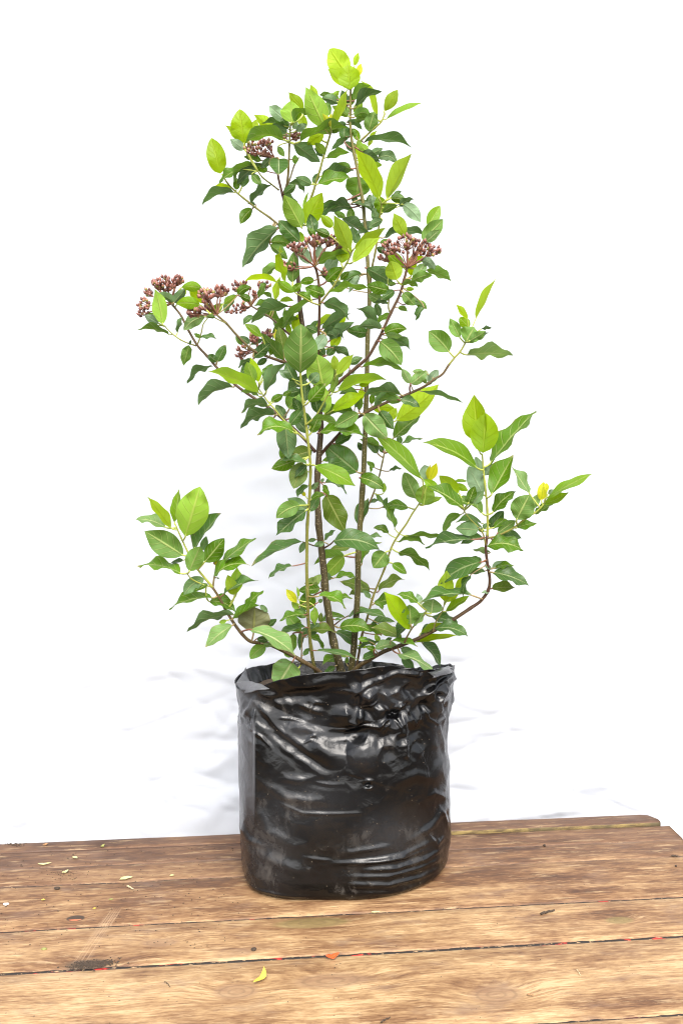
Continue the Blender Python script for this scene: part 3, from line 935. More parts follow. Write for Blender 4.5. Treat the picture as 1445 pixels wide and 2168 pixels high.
stem("branch", [(738, 1432), (760, 1410), (780, 1398), (812, 1380), (846, 1367), (880, 1354), (918, 1335), (955, 1314), (995, 1288), (1018, 1272), (1033, 1250), (1036, 1226), (1031, 1195),
                (1028, 1163), (1031, 1135)], (.015, -.03, -.045), (9, 5), (0.05, 0.0), 0.6)
stem("branch", [(1031, 1135), (1032, 1110), (1031, 1079), (1028, 1050), (1026, 1023), (1023, 990), (1020, 962)], (-.045, -.05), (5, 3), (0.75, 1.0))
stem("twig", [(1031, 1139), (1048, 1136), (1070, 1126), (1087, 1117), (1114, 1096), (1134, 1084), (1152, 1066)], (-.045, -.06), (4.4, 2.8), (0.2, 1.0))
stem("twig", [(1028, 1155), (1022, 1130), (1010, 1115), (991, 1095), (980, 1078)], (-.045, -.06), (3.2, 2), (0.3, 1.0))
stem("branch", [(668, 957), (640, 925), (602, 890), (570, 864), (548, 849), (508, 822), (480, 798), (459, 778), (438, 753), (417, 730), (398, 697), (382, 666), (363, 643)], (.008, .03, .04), (6.5, 4.2), (0, 0.1), 0.25)
stem("branch", [(655, 782), (625, 772), (596, 765), (562, 753), (533, 740), (500, 708), (479, 684), (459, 666)], (.015, -.02, -.03), (6, 4), (0.0, 0.2), 0.2)
stem("branch", [(640, 730), (618, 712), (596, 694), (577, 676), (553, 660), (531, 647)], (.015, .03, .035), (5, 3), (0.0, 0.1))
stem("branch", [(675, 850), (673, 790), (674, 720), (676, 661), (676, 619), (671, 578), (666, 563)], (.012, -.02, -.035), (6, 4.5), (0.0, 0.05), 0.2)
stem("branch", [(680, 856), (697, 828), (716, 810), (736, 793), (756, 776), (778, 756), (796, 725), (809, 702), (827, 662), (845, 625), (855, 594), (862, 566)], (.012, -.01, -.02), (7, 5), (0, 0.05), 0.3)
stem("branch", [(675, 968), (690, 948), (708, 929), (736, 899), (773, 874), (815, 853), (861, 835), (898, 818), (919, 803), (937, 791), (950, 772)], (.01, -.015, -.02), (6.5, 4.2), (0.0, 0.1), 0.3)
stem("twig", [(950, 772), (962, 757), (973, 745), (981, 732), (987, 720)], (-.02, -.025), (4, 3), (0.6, 0.95))
stem("branch", [(752, 1425), (760, 1380), (766, 1345), (777, 1308), (788, 1267), (800, 1236), (813, 1205), (828, 1160), (845, 1130), (860, 1108), (872, 1088), (882, 1074), (890, 1062)], (.04, .05, .03), (5.5, 3), (0.0, 0.95), 0.2)
stem("branch", [(764, 1112), (775, 1080), (788, 1050), (801, 1013), (809, 979), (813, 960)], (.03, .055), (4, 3), (0.05, 0.35))
stem("branch", [(622, 502), (592, 478), (570, 460), (546, 443), (517, 420), (499, 405), (483, 389), (470, 368)], (.02, .02), (4.6, 3), (0.0, 1.0), 0.1)
stem("twig", [(590, 402), (575, 390), (557, 376), (546, 362)], (.02, .0), (3.2, 2.4), (0.3, 0.7))
stem("branch", [(598, 414), (590, 380), (588, 366), (586, 348), (581, 333)], (.02, .01), (5, 3.2), (0.0, 0.15))
stem("branch", [(598, 414), (607, 388), (610, 355), (612, 327), (613, 305), (614, 280), (615, 262)], (.02, -.01), (5, 3), (0.0, 0.8))
stem("twig", [(606, 398), (614, 375), (622, 350), (632, 333)], (.02, .035), (3.6, 2.6), (0.25, 0.25))
stem("branch", [(636, 470), (650, 438), (661, 410), (670, 381), (677, 360), (683, 335), (693, 302), (699, 283)], (.02, .0, -.01), (4.6, 3.6), (0.3, 1.0))
stem("branch", [(783, 602), (788, 565), (794, 535), (799, 500), (804, 460), (808, 430)], (.03, .01), (4.5, 3), (0.1, 0.75))
stem("branch", [(745, 315), (760, 300), (772, 289), (783, 279), (795, 268), (806, 258), (814, 240)], (.03, .02), (4.2, 3), (0.3, 0.95))
stem("twig", [(648, 932), (625, 913), (598, 887), (582, 867), (567, 850), (556, 835), (547, 822)], (-.075, -.085, -.07), (3.6, 2.2), (0.6, 1.0))
stem("twig", [(646, 900), (668, 880), (687, 848), (698, 828), (708, 805)], (-.075, -.09), (3.2, 2.4), (0.8, 1.0))
stem("twig", [(677, 646), (660, 640), (643, 630), (627, 621), (618, 612)], (-.03, -.045), (3.2, 2.2), (0.5, 0.95))
stem("twig", [(677, 643), (692, 622), (708, 602), (722, 577), (733, 558), (743, 538)], (-.03, -.05), (4, 3), (0.3, 1.0))
stem("twig", [(637, 1408), (638, 1385), (639, 1350), (643, 1336)], (-.02, -.01), (3.2, 2), (0.1, 0.3))
stem("twig", [(855, 1362), (862, 1346), (872, 1330), (885, 1316), (894, 1306), (903, 1293)], (-.03, -.05), (3.6, 2.4), (0.0, 0.7))
stem("twig", [(916, 1338), (921, 1320), (929, 1306), (936, 1294), (940, 1280)], (-.035, -.03), (3, 2.2), (0.1, 0.7))
stem("twig", [(826, 664), (822, 650), (823, 632), (823, 620)], (-.01, -.02), (3.4, 2.2), (0.5, 0.6))
stem("twig", [(417, 730), (422, 718), (427, 700), (430, 686), (440, 672)], (.04, .035), (3, 2), (0.4, 0.9))
stem("twig", [(415, 732), (400, 727), (382, 719), (362, 704), (349, 690)], (.04, .03), (3, 2.2), (0.5, 1.0))
stem("twig", [(479, 684), (462, 676), (448, 668)], (-.03, -.04), (2.4, 2), (0.4, 0.6))
stem("twig", [(688, 1258), (692, 1240), (694, 1228), (690, 1210)], (.0, .01), (2.6, 2), (0.3, 0.4))
stem("twig", [(688, 1332), (672, 1322), (655, 1316)], (.0, .01), (2.6, 2), (0.0, 0.1))
stem("twig", [(704, 1326), (722, 1312), (737, 1304)], (.0, .02), (3, 2.2), (0.0, 0.1))
stem("twig", [(672, 1157), (660, 1154), (650, 1150), (640, 1147)], (.01, .02), (3.2, 2), (0.0, 0.1))
stem("twig", [(686, 1160), (698, 1153), (708, 1144)], (.0, -.02), (3.6, 2.6), (0.0, 0.1))
stem("twig", [(775, 868), (790, 860), (800, 850)], (.03, .045), (3, 2.2), (0.2, 0.4))

# ---------------------------------------------------------------- leaves
TONES = {  # upper colour, light let through, rib colour, roughness, share let through
    'y': ((0.190, 0.290, 0.003), (0.39, 0.54, 0.002), (0.30, 0.38, 0.02), 0.42, 0.52),
    'Y': ((0.36, 0.36, 0.012), (0.58, 0.58, 0.010), (0.32, 0.36, 0.02), 0.45, 0.50),
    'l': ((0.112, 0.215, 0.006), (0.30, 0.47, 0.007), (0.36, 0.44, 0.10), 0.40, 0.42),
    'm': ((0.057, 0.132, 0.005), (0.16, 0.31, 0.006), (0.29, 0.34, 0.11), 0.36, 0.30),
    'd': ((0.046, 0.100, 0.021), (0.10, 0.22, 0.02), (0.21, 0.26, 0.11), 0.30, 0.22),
    'p': ((0.15, 0.23, 0.13), (0.26, 0.40, 0.14), (0.28, 0.36, 0.22), 0.45, 0.30),
    'q': ((0.115, 0.205, 0.062), (0.26, 0.42, 0.06), (0.38, 0.42, 0.19), 0.38, 0.30),
    'o': ((0.075, 0.120, 0.014), (0.17, 0.27, 0.015), (0.24, 0.26, 0.08), 0.45, 0.30),
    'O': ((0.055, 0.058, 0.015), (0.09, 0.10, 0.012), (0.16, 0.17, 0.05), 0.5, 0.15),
}

def leaf_material(key):
    base, trans, rib, rough, share = TONES[key]
    m, nt, out = new_mat({'y': 'young_leaf', 'Y': 'yellow_bud_leaf', 'l': 'fresh_leaf', 'm': 'green_leaf', 'd': 'dark_leaf', 'p': 'pale_leaf',
                          'q': 'dull_pale_leaf', 'o': 'olive_leaf', 'O': 'shaded_olive_leaf'}[key])
    uv = N(nt, 'ShaderNodeUVMap')
    sep = N(nt, 'ShaderNodeSeparateXYZ')
    nt.links.new(uv.outputs[0], sep.inputs[0])
    u, v = sep.outputs[0], sep.outputs[1]
    rnd = N(nt, 'ShaderNodeAttribute', attribute_type='GEOMETRY', attribute_name='rnd').outputs['Fac']
    tc = N(nt, 'ShaderNodeTexCoord')
    a = math_n(nt, 'MULTIPLY', math_n(nt, 'ABSOLUTE', math_n(nt, 'SUBTRACT', v, 0.5)), 2.0)
    mid = math_n(nt, 'SUBTRACT', 1.0, ramp(nt, a, 0.035, 0.12))
    ph = math_n(nt, 'ADD', math_n(nt, 'MULTIPLY', math_n(nt, 'SUBTRACT', u, math_n(nt, 'MULTIPLY', math_n(nt, 'POWER', a, 1.3), 0.24)), 6.0), rnd)
    tri = math_n(nt, 'ABSOLUTE', math_n(nt, 'SUBTRACT', math_n(nt, 'FRACT', ph), 0.5))
    side = math_n(nt, 'SUBTRACT', 1.0, ramp(nt, tri, 0.02, 0.085))
    side = math_n(nt, 'MULTIPLY', side, math_n(nt, 'SUBTRACT', 1.0, ramp(nt, a, 0.72, 0.98)))
    n1 = noise_n(nt, tc.outputs['Object'], 55, 4, 0.6)
    n2 = noise_n(nt, tc.outputs['Object'], 420, 3, 0.6)
    vary = math_n(nt, 'ADD', math_n(nt, 'ADD', 0.60, math_n(nt, 'MULTIPLY', rnd, 0.50)), math_n(nt, 'MULTIPLY', n1, 0.28))
    vc = N(nt, 'ShaderNodeCombineXYZ')
    for i in range(3):
        nt.links.new(vary, vc.inputs[i])
    veins = math_n(nt, 'MULTIPLY', math_n(nt, 'MAXIMUM', mid, math_n(nt, 'MULTIPLY', side, 0.6)), 0.85)
    col = mix_c(nt, 1.0, base, vc.outputs[0], 'MULTIPLY')
    col = mix_c(nt, veins, col, rib)
    # scorched tips and small blemishes on some of the older leaves
    if key in 'yl':
        grad = math_n(nt, 'ADD', math_n(nt, 'MULTIPLY', math_n(nt, 'SUBTRACT', 1.0, u), 0.5), math_n(nt, 'MULTIPLY', math_n(nt, 'SUBTRACT', n1, 0.5), 0.9), clamp=True)
        col = mix_c(nt, grad, col, tuple(c * k for c, k in zip(base, (0.50, 0.74, 1.1))))
    else:
        edge = math_n(nt, 'MULTIPLY', ramp(nt, math_n(nt, 'ADD', a, math_n(nt, 'MULTIPLY', n1, 0.5)), 1.16, 1.26), ramp(nt, rnd, 0.35, 0.6))
        col = mix_c(nt, math_n(nt, 'MULTIPLY', edge, 0.6), col, (0.20, 0.13, 0.06))
    if key in 'dmqo':
        tip = math_n(nt, 'MULTIPLY', ramp(nt, math_n(nt, 'ADD', u, math_n(nt, 'MULTIPLY', n1, 0.16)), 0.96, 1.08), ramp(nt, rnd, 0.55, 0.7))
        col = mix_c(nt, math_n(nt, 'MULTIPLY', tip, 0.8), col, (0.42, 0.33, 0.19))
        spot = math_n(nt, 'MULTIPLY', ramp(nt, noise_n(nt, tc.outputs['Object'], 150, 2, 0.5), 0.70, 0.74), ramp(nt, rnd, 0.55, 0.65))
        col = mix_c(nt, math_n(nt, 'MULTIPLY', spot, 0.7), col, (0.09, 0.05, 0.025))
    # the underside is paler and duller
    geo = N(nt, 'ShaderNodeNewGeometry')
    under = tuple(min(1.0, c * 1.25 + 0.035) for c in base)
    colb = mix_c(nt, veins, mix_c(nt, 1.0, under, vc.outputs[0], 'MULTIPLY'), rib)
    col = mix_c(nt, geo.outputs['Backfacing'], col, colb)
    b = N(nt, 'ShaderNodeBump', i_Strength=0.8, i_Distance=0.0016)
    hh = math_n(nt, 'SUBTRACT', math_n(nt, 'MULTIPLY', n2, 0.25), math_n(nt, 'MAXIMUM', mid, math_n(nt, 'MULTIPLY', side, 0.7)))
    nt.links.new(hh, b.inputs['Height'])
    p = N(nt, 'ShaderNodeBsdfPrincipled', i_Roughness=rough)
    p.inputs['Specular IOR Level'].default_value = 0.24
    rr = math_n(nt, 'ADD', rough, math_n(nt, 'MULTIPLY', geo.outputs['Backfacing'], 0.25))
    nt.links.new(rr, p.inputs['Roughness'])
    nt.links.new(col, p.inputs['Base Color'])
    nt.links.new(b.outputs[0], p.inputs['Normal'])
    t = N(nt, 'ShaderNodeBsdfTranslucent')
    tcol = mix_c(nt, math_n(nt, 'MULTIPLY', veins, 0.45), mix_c(nt, 1.0, trans, vc.outputs[0], 'MULTIPLY'), tuple(c * 0.55 for c in trans))
    nt.links.new(tcol, t.inputs['Color'])
    mx = N(nt, 'ShaderNodeMixShader', i_0=share)
    nt.links.new(p.outputs[0], mx.inputs[1])
    nt.links.new(t.outputs[0], mx.inputs[2])
    nt.links.new(mx.outputs[0], out.inputs[0])
    return m

LEAFM = {k: leaf_material(k) for k in TONES}

def stalk_material(name, a, b_):
    m, nt, out = new_mat(name)
    tc = N(nt, 'ShaderNodeTexCoord')
    n1 = noise_n(nt, tc.outputs['Object'], 90, 4, 0.6)
    p = N(nt, 'ShaderNodeBsdfPrincipled', i_Roughness=0.45)
    nt.links.new(mix_c(nt, n1, a, b_), p.inputs['Base Color'])
    nt.links.new(p.outputs[0], out.inputs[0])
    return m

STALK_G = stalk_material("green_leaf_stalk", (0.26, 0.32, 0.035), (0.36, 0.38, 0.08))
STALK_B = stalk_material("brown_leaf_stalk", (0.20, 0.13, 0.05), (0.30, 0.24, 0.09))
STALK_R = stalk_material("reddish_stalk", (0.13, 0.048, 0.025), (0.21, 0.088, 0.042))

SAMP = np.array([s[:3] for s in SAMPLES])
SRAD = [s[3] for s in SAMPLES]

def make_leaf(bx, by, tx, ty, w, bend, tone, dz, seed):
    rg = random.Random(seed)
    b2, t2 = np.array((bx, by)), np.array((tx, ty))
    d2 = t2 - b2
    L2 = float(np.hypot(*d2))
    dirn = d2 / max(L2, 1e-6)
    if w < 34 and w > 0.52 * L2:            # small blades are seen foreshortened: keep them pointed ovals
        L2 = min(w / 0.50, L2 * 1.45)
        tx, ty = bx + dirn[0] * L2, by + dirn[1] * L2
        t2 = np.array((tx, ty))
        d2 = t2 - b2
    # where its stalk joins: the nearest stem point lying behind the leaf
    back = b2[None] - SAMP[:, :2]
    dist = np.hypot(back[:, 0], back[:, 1]) + 0.5
    cosv = (back @ dirn) / dist
    k = int(np.argmin(dist * (1.45 - 0.7 * cosv)))
    Ys = SAMP[k, 2]
    Yb = Ys + dz * 0.01 + rg.uniform(-0.005, 0.005)
    L3 = L2 * PX
    young = tone in 'yYl'
    lean = rg.uniform(-0.30, 0.15) if dz < 0 else rg.uniform(-0.2, 0.3)
    Yt = Yb + lean * L3
    B, T = at(bx, by, Yb), at(tx, ty, Yt)
    nperp = np.array((-dirn[1], dirn[0]))
    if nperp[1] > 0:
        nperp = -nperp
    m2 = (b2 + t2) / 2 + nperp * bend * 1.0
    M = at(m2[0], m2[1], (Yb + Yt) / 2 + rg.uniform(-0.12, 0.05) * L3)
    C = M * 2 - (B + T) * 0.5
    w = w * 1.03
    hw_app = w * PX * 0.5
    arc = (M - B).length + (T - M).length
    hw_true = max(hw_app, min(0.5 * (0.52 if not young else 0.46) * arc, hw_app * 2.6))
    phi = math.acos(min(1.0, hw_app / hw_true))
    sgn = 1.0 if (by + ty) / 2 > 900 else -1.0
    if rg.random() < 0.12:
        sgn = -sgn
    nu, nv = 12, 8
    fold = rg.uniform(0.16, 0.52) * (1.15 if tone in 'dm' else 0.8)
    und = (0.0 if tone in 'Y' else 0.10 if young else 0.24) * rg.uniform(0.5, 1.4)
    uf, up = rg.uniform(9, 15), rg.uniform(0, 6.3)
    pk = rg.uniform(0.80, 1.0) if not young else rg.uniform(0.86, 1.05)
    sharp = rg.uniform(0.72, 0.92)
    acum = 0.5 * min(1.0, max(0.2, (0.66 - w / max(L2, 1)) / 0.25))
    if w > 0.5 * L2:
        pk = rg.uniform(0.80, 0.92)
        sharp = rg.uniform(0.62, 0.74)
    curl = rg.uniform(-0.25, 0.1) * (0.4 if young else 1.0)
    verts, uvs = [], []
    for i in range(nu + 1):
        u = i / nu
        p = B * (1 - u) ** 2 + C * (2 * u * (1 - u)) + T * u ** 2
        tan = ((C - B) * (2 * (1 - u)) + (T - C) * (2 * u))
        if tan.length < 1e-6:
            tan = T - B
        tan.normalize()
        view = (p - Vector((0, -CAM_D, CAM_H))).normalized()
        s_in = view.cross(tan)
        s_in = s_in - tan * s_in.dot(tan)
        s_in.normalize()
        if s_in.z < 0:
            s_in = -s_in
        dep = view - tan * view.dot(tan)
        dep.normalize()
        side = s_in * math.cos(phi) + dep * (math.sin(phi) * sgn)
        nrm = tan.cross(side).normalized()
        if nrm.z < 0:
            nrm = -nrm
        prof = math.sin(math.pi * min(1.0, u ** pk)) ** sharp
        if u > 0.7:
            prof *= 1 - acum * ((u - 0.7) / 0.3) ** 1.25
        prof = max(prof, 0.012)
        for j in range(nv + 1):
            v = -1 + 2 * j / nv
            off = v * hw_true * prof
            lift = fold * abs(v) ** 1.4 * hw_true * prof
            lift += und * hw_true * math.sin(uf * u + up + (1.3 if v > 0 else 0)) * v * v * math.sin(math.pi * u) ** 0.5
            lift += curl * hw_true * (v * v) * 0.6
            lift += 0.06 * hw_true * math.sin(math.pi * 6 * (u - 0.24 * abs(v) ** 1.3)) * (1 - abs(v)) * min(1, abs(v) * 4) * prof
            q = p + side * off + nrm * lift
            verts.append(q)
            uvs.append((u, j / nv))
    faces = []
    flip = None
    for i in range(nu):
        for j in range(nv):
            a = i * (nv + 1) + j
            f = (a, a + 1, a + nv + 2, a + nv + 1)
            if flip is None:
                n_ = (verts[f[1]] - verts[f[0]]).cross(verts[f[3]] - verts[f[0]])
                mid_i = (nu // 2) * (nv + 1) + nv // 2
                n_ = (verts[mid_i + 1] - verts[mid_i]).cross(verts[mid_i + nv + 1] - verts[mid_i])
                flip = n_.z < 0
            faces.append(f[::-1] if flip else f)
    mi = [0] * len(faces)
    # stalk
    if 4 < dist[k] < 70:
        A = at(SAMP[k, 0], SAMP[k, 1], Ys)
        tan0 = (C - B).normalized()
        gap = (B - A).length
        c1 = (A + B) * 0.5 * 0.55 + (B - tan0 * gap * 0.45) * 0.45 - Vector((0, 0, gap * 0.04))
        path = [A * (1 - t) ** 2 + c1 * (2 * t * (1 - t)) + B * t ** 2 for t in np.linspace(0, 1, 7)]
        path.append(B + (C - B) * 0.12)
        r0 = (0.00135 if w > 18 else 0.00095) * (0.85 if tone == 'Y' else 1.0)
        nb = len(verts)
        tube(verts, faces, path, [r0 * 1.15] + [r0] * 5 + [r0 * 0.85, r0 * 0.4], 6)
        uvs += [(0.5, 0.5)] * (len(verts) - nb)
        mi += [1] * (len(faces) - len(mi))
    verts = [q - Vector((0, 0, SHRUB_Z)) for q in verts]
    rnd = rg.random()
    g = SAMPLES[k][4]
    sm = STALK_G if (young or g > 0.5) else (STALK_B if rg.random() < 0.6 else STALK_R)
    return verts, faces, mi, uvs, rnd, sm

LEAVES = []
def L(tile, text):
    ox, oy = ORIGIN[tile]
    for line in text.replace(';', '\n').splitlines():
        f = line.split()
        if not f:
            continue
        bx, by, tx, ty, w, bend = (float(q) for q in f[:6])
        LEAVES.append((ox + bx / ZOOM, oy + by / ZOOM, ox + tx / ZOOM, oy + ty / ZOOM, w / ZOOM, bend / ZOOM, f[6], float(f[7]) if len(f) > 7 else 0.0))
# traced leaves: base x y, tip x y, width, arch (all in tile pixels), tone, nearer(-)/farther(+) in cm
L('A', '''320 1335 230 970 185 0 y; 560 1040 515 675 215 0 y -0.5; 550 1040 370 840 60 0 y; 565 1090 455 1010 90 0 p; 890 910 660 730 115 0 y 1; 640 950 690 780 90 0 y 1.5
965 990 560 1030 125 75 m -2; 975 850 735 820 52 22 d; 1000 920 865 850 90 8 d; 1045 815 1040 590 205 0 l -1; 1070 815 1250 745 70 75 m -1.5; 985 790 870 690 120 0 p 1
1170 690 1015 505 110 0 y 2; 1390 880 1190 450 205 0 l -2; 1300 600 1240 425 80 0 y 1; 640 1340 705 1415 80 0 m; 915 1185 915 1350 190 0 d -2; 1050 1190 1095 1190 80 0 m 1
740 1240 485 1440 110 25 d; 660 1250 455 1430 70 60 m; 545 1290 305 1435 80 30 m .5; 740 1200 560 1160 70 0 m; 905 1060 960 1145 60 0 m; 830 1180 740 1270 70 0 d; 800 1310 690 1250 80 0 m
1010 880 960 790 70 0 d; 1060 880 1090 830 60 0 d 1; 1090 900 1165 850 70 0 p 1''')
L('B', '''480 860 395 720 55 0 Y -3; 480 860 490 715 48 0 Y -3; 165 1010 665 870 88 45 m -2.5; 410 920 235 1040 110 0 y; 100 1020 375 1215 140 -8 d -.5
650 330 465 60 215 0 y 1; 680 475 655 220 215 0 y -1; 720 235 765 95 58 0 y; 755 340 790 210 62 0 Y; 620 440 450 265 95 0 y .5; 500 850 650 470 85 -15 y -2
715 590 890 430 100 40 m; 730 660 1005 500 92 40 d -1; 720 720 790 610 80 0 l; 950 765 790 385 75 20 y 1; 1025 700 1165 475 120 0 y; 1045 780 1420 610 55 8 l
720 760 870 755 85 45 m; 870 775 720 815 60 18 m .5; 865 905 905 765 140 0 m; 640 810 800 890 62 18 d; 820 1015 1305 1070 78 55 d; 620 1010 620 890 110 0 d; 640 960 485 1090 62 0 d
620 1010 740 1170 80 10 d; 780 1110 770 1020 70 0 l; 860 1120 800 1060 80 0 l; 800 1110 985 1215 92 0 d; 960 1175 1155 1225 100 45 d; 880 1140 985 1090 72 0 d; 880 1240 970 1245 62 0 l 1
840 1220 910 1200 60 0 m; 979 1599 730 1075 175 15 y -2; 1049 1599 1305 1130 150 0 y; 430 1130 320 1020 80 0 l; 400 1160 310 1075 60 0 d 1; 435 1170 670 1110 78 15 m; 690 1285 490 1310 112 20 m
345 1445 680 1380 118 22 m; 490 560 365 530 62 12 m; 560 620 395 570 92 15 d; 570 580 470 540 70 0 l; 500 560 560 495 50 0 l; 650 650 590 490 90 0 d; 470 740 440 620 70 0 m; 650 740 490 640 82 0 l
660 750 580 690 60 0 l; 640 830 545 830 50 0 d; 770 1000 720 895 72 0 l 1; 230 870 160 740 92 0 y 1.5; 860 1060 950 890 50 0 y 1; 870 770 935 740 50 0 m; 460 890 550 880 72 0 m -1
690 640 690 510 60 0 m 1; 660 720 630 640 40 0 m; 740 960 710 900 50 0 m''')
L('C', '''1155 95 1040 45 90 0 d; 1165 80 1210 10 60 0 d; 870 190 960 120 80 0 d -1; 920 80 1080 185 58 45 d; 340 150 165 110 45 12 y; 365 180 35 310 82 45 d; 440 125 470 -60 105 0 d; 385 150 390 65 70 0 m
550 345 440 480 100 15 m; 530 285 750 95 75 12 d; 580 300 500 290 36 0 d; 815 545 455 945 190 25 d -1; 780 545 650 605 60 0 d 1; 1050 535 870 205 185 0 l -2; 1090 510 1260 180 195 0 y -2; 1070 400 1120 170 30 0 l
1030 680 865 515 155 0 d -1; 735 690 930 720 110 28 m; 730 710 910 860 100 0 m 1; 960 1100 975 780 135 0 m 1; 890 1100 835 720 78 -25 y -1.5; 815 920 655 1055 92 18 m; 800 1095 470 1085 55 32 y -2
985 1190 805 1070 92 -15 l -2; 960 1185 1020 1130 70 0 l -2; 780 1280 830 1040 76 0 y; 680 1095 610 1260 66 0 m; 390 1225 265 1410 92 18 d; 400 1225 530 1150 80 22 m; 530 1275 455 1240 76 0 m
640 1215 750 1270 42 22 m; 760 1340 570 1330 82 18 m; 690 1330 770 1290 70 0 m; 830 1290 970 1285 52 18 l; 1180 1075 1055 1100 76 10 m; 1145 1260 1035 1200 70 0 m; 1290 1220 1150 1170 122 0 m
1300 990 1380 870 120 0 p 1; 1150 900 1040 770 112 0 p 1; 1220 850 1240 720 72 0 p; 1340 620 1225 570 82 0 m; 1370 530 1255 420 88 0 y; 1180 600 1150 460 112 0 d; 1200 540 1200 450 42 0 l
1190 620 1130 560 60 0 m; 1060 690 1040 600 60 0 l''')
L('D', '''480 20 450 235 245 0 m 2; 60 905 370 800 82 28 m -1; 375 770 225 410 150 8 y -2; 410 330 140 390 112 36 d; 260 290 20 440 112 18 d .5; 370 290 245 260 60 16 d; 440 285 430 225 60 0 d; 570 285 590 225 56 0 d
400 290 640 410 56 35 d; 670 475 640 375 92 0 d; 720 460 590 530 82 10 d; 715 388 690 270 130 0 l -.5; 720 385 875 310 76 12 m -.5; 800 240 905 275 92 28 m; 830 210 890 175 46 0 d; 885 320 1040 245 66 16 d
925 300 1070 445 128 18 p; 665 330 630 230 72 0 p 1; 310 445 590 590 95 -12 d; 400 490 395 365 86 0 m 1; 340 430 260 395 62 0 m 1; 470 700 420 575 92 0 d 1; 620 480 460 600 92 0 p 2
430 750 745 540 95 -15 y -1; 415 890 695 635 125 8 y -1.5; 300 905 330 720 155 0 y .5; 955 640 835 390 130 0 y; 1180 520 1300 320 122 0 l 1; 1130 670 1290 500 150 0 m; 1160 680 1300 560 90 0 q -.3
735 640 1150 620 82 60 d -1; 690 690 800 680 62 0 m; 660 740 730 780 62 0 d; 865 1070 800 880 165 0 y -1; 940 950 800 830 132 0 l 1; 1010 1030 1020 810 100 0 y 1; 1100 870 1250 970 82 28 p
1030 1050 1150 920 102 0 q; 1160 970 1420 1085 102 8 m; 1010 1090 1225 1020 102 18 m -1; 915 1120 1085 1150 56 28 m -1; 960 1160 1045 1165 42 0 l; 550 950 830 1105 150 0 d -2; 650 1000 750 990 92 18 d -1
510 1010 325 1110 112 18 d; 490 1030 375 1200 82 0 p .5; 145 1090 300 960 112 12 m; 290 1070 370 990 62 0 m 1; 190 1060 110 1000 70 0 d 1; 160 1205 595 1165 62 45 m -2; 340 1150 225 1110 82 0 d
115 1305 380 1480 125 45 d; 790 1180 630 1140 125 0 m; 840 1180 710 1265 82 0 d -1; 750 1285 780 1215 62 0 m; 720 1290 620 1240 102 0 q; 770 1320 630 1310 46 18 d; 650 1310 690 1440 76 0 d
930 1200 1010 1290 112 0 m; 875 1355 965 1390 52 12 m; 860 1110 765 1125 42 0 m; 570 560 610 500 60 0 m 1; 780 1000 800 950 60 0 p 1; 1040 890 1110 850 70 0 y 1''')
L('E', '''310 610 230 245 150 10 l -1.5; 420 390 245 320 82 26 d -1.5; 420 390 505 290 92 0 d -1.5; 270 600 170 540 90 0 p; 375 715 45 665 56 30 m; 460 695 515 525 50 0 d; 500 235 720 250 105 20 l; 590 240 720 395 105 0 y .5
640 200 715 285 50 0 d -.3; 690 410 490 400 122 16 l .5; 505 330 545 260 42 0 y; 800 500 920 400 82 0 l 1; 930 400 1060 310 62 0 l .5; 740 530 535 665 130 30 q -1; 845 535 750 525 42 0 m
690 745 860 755 52 16 d; 700 745 645 715 42 0 m; 580 820 525 1015 108 0 m; 585 820 595 765 26 0 d; 865 990 930 860 98 0 d; 865 990 800 940 82 0 d; 830 1035 555 1215 66 40 d
1290 1310 770 1085 132 36 l -2; 1240 1205 1170 1005 112 0 l -2; 1290 1200 1200 940 86 0 y -2; 1030 1250 670 1440 112 55 d; 1290 1345 1105 1300 52 22 m; 1220 970 1075 1055 52 18 d
1210 990 1110 1110 82 0 d .5; 1370 960 1265 1025 62 0 d .5; 1125 815 1075 755 56 0 m; 1200 800 1120 755 72 0 d; 1330 760 1205 815 56 0 d; 150 560 240 480 50 0 m 1''')
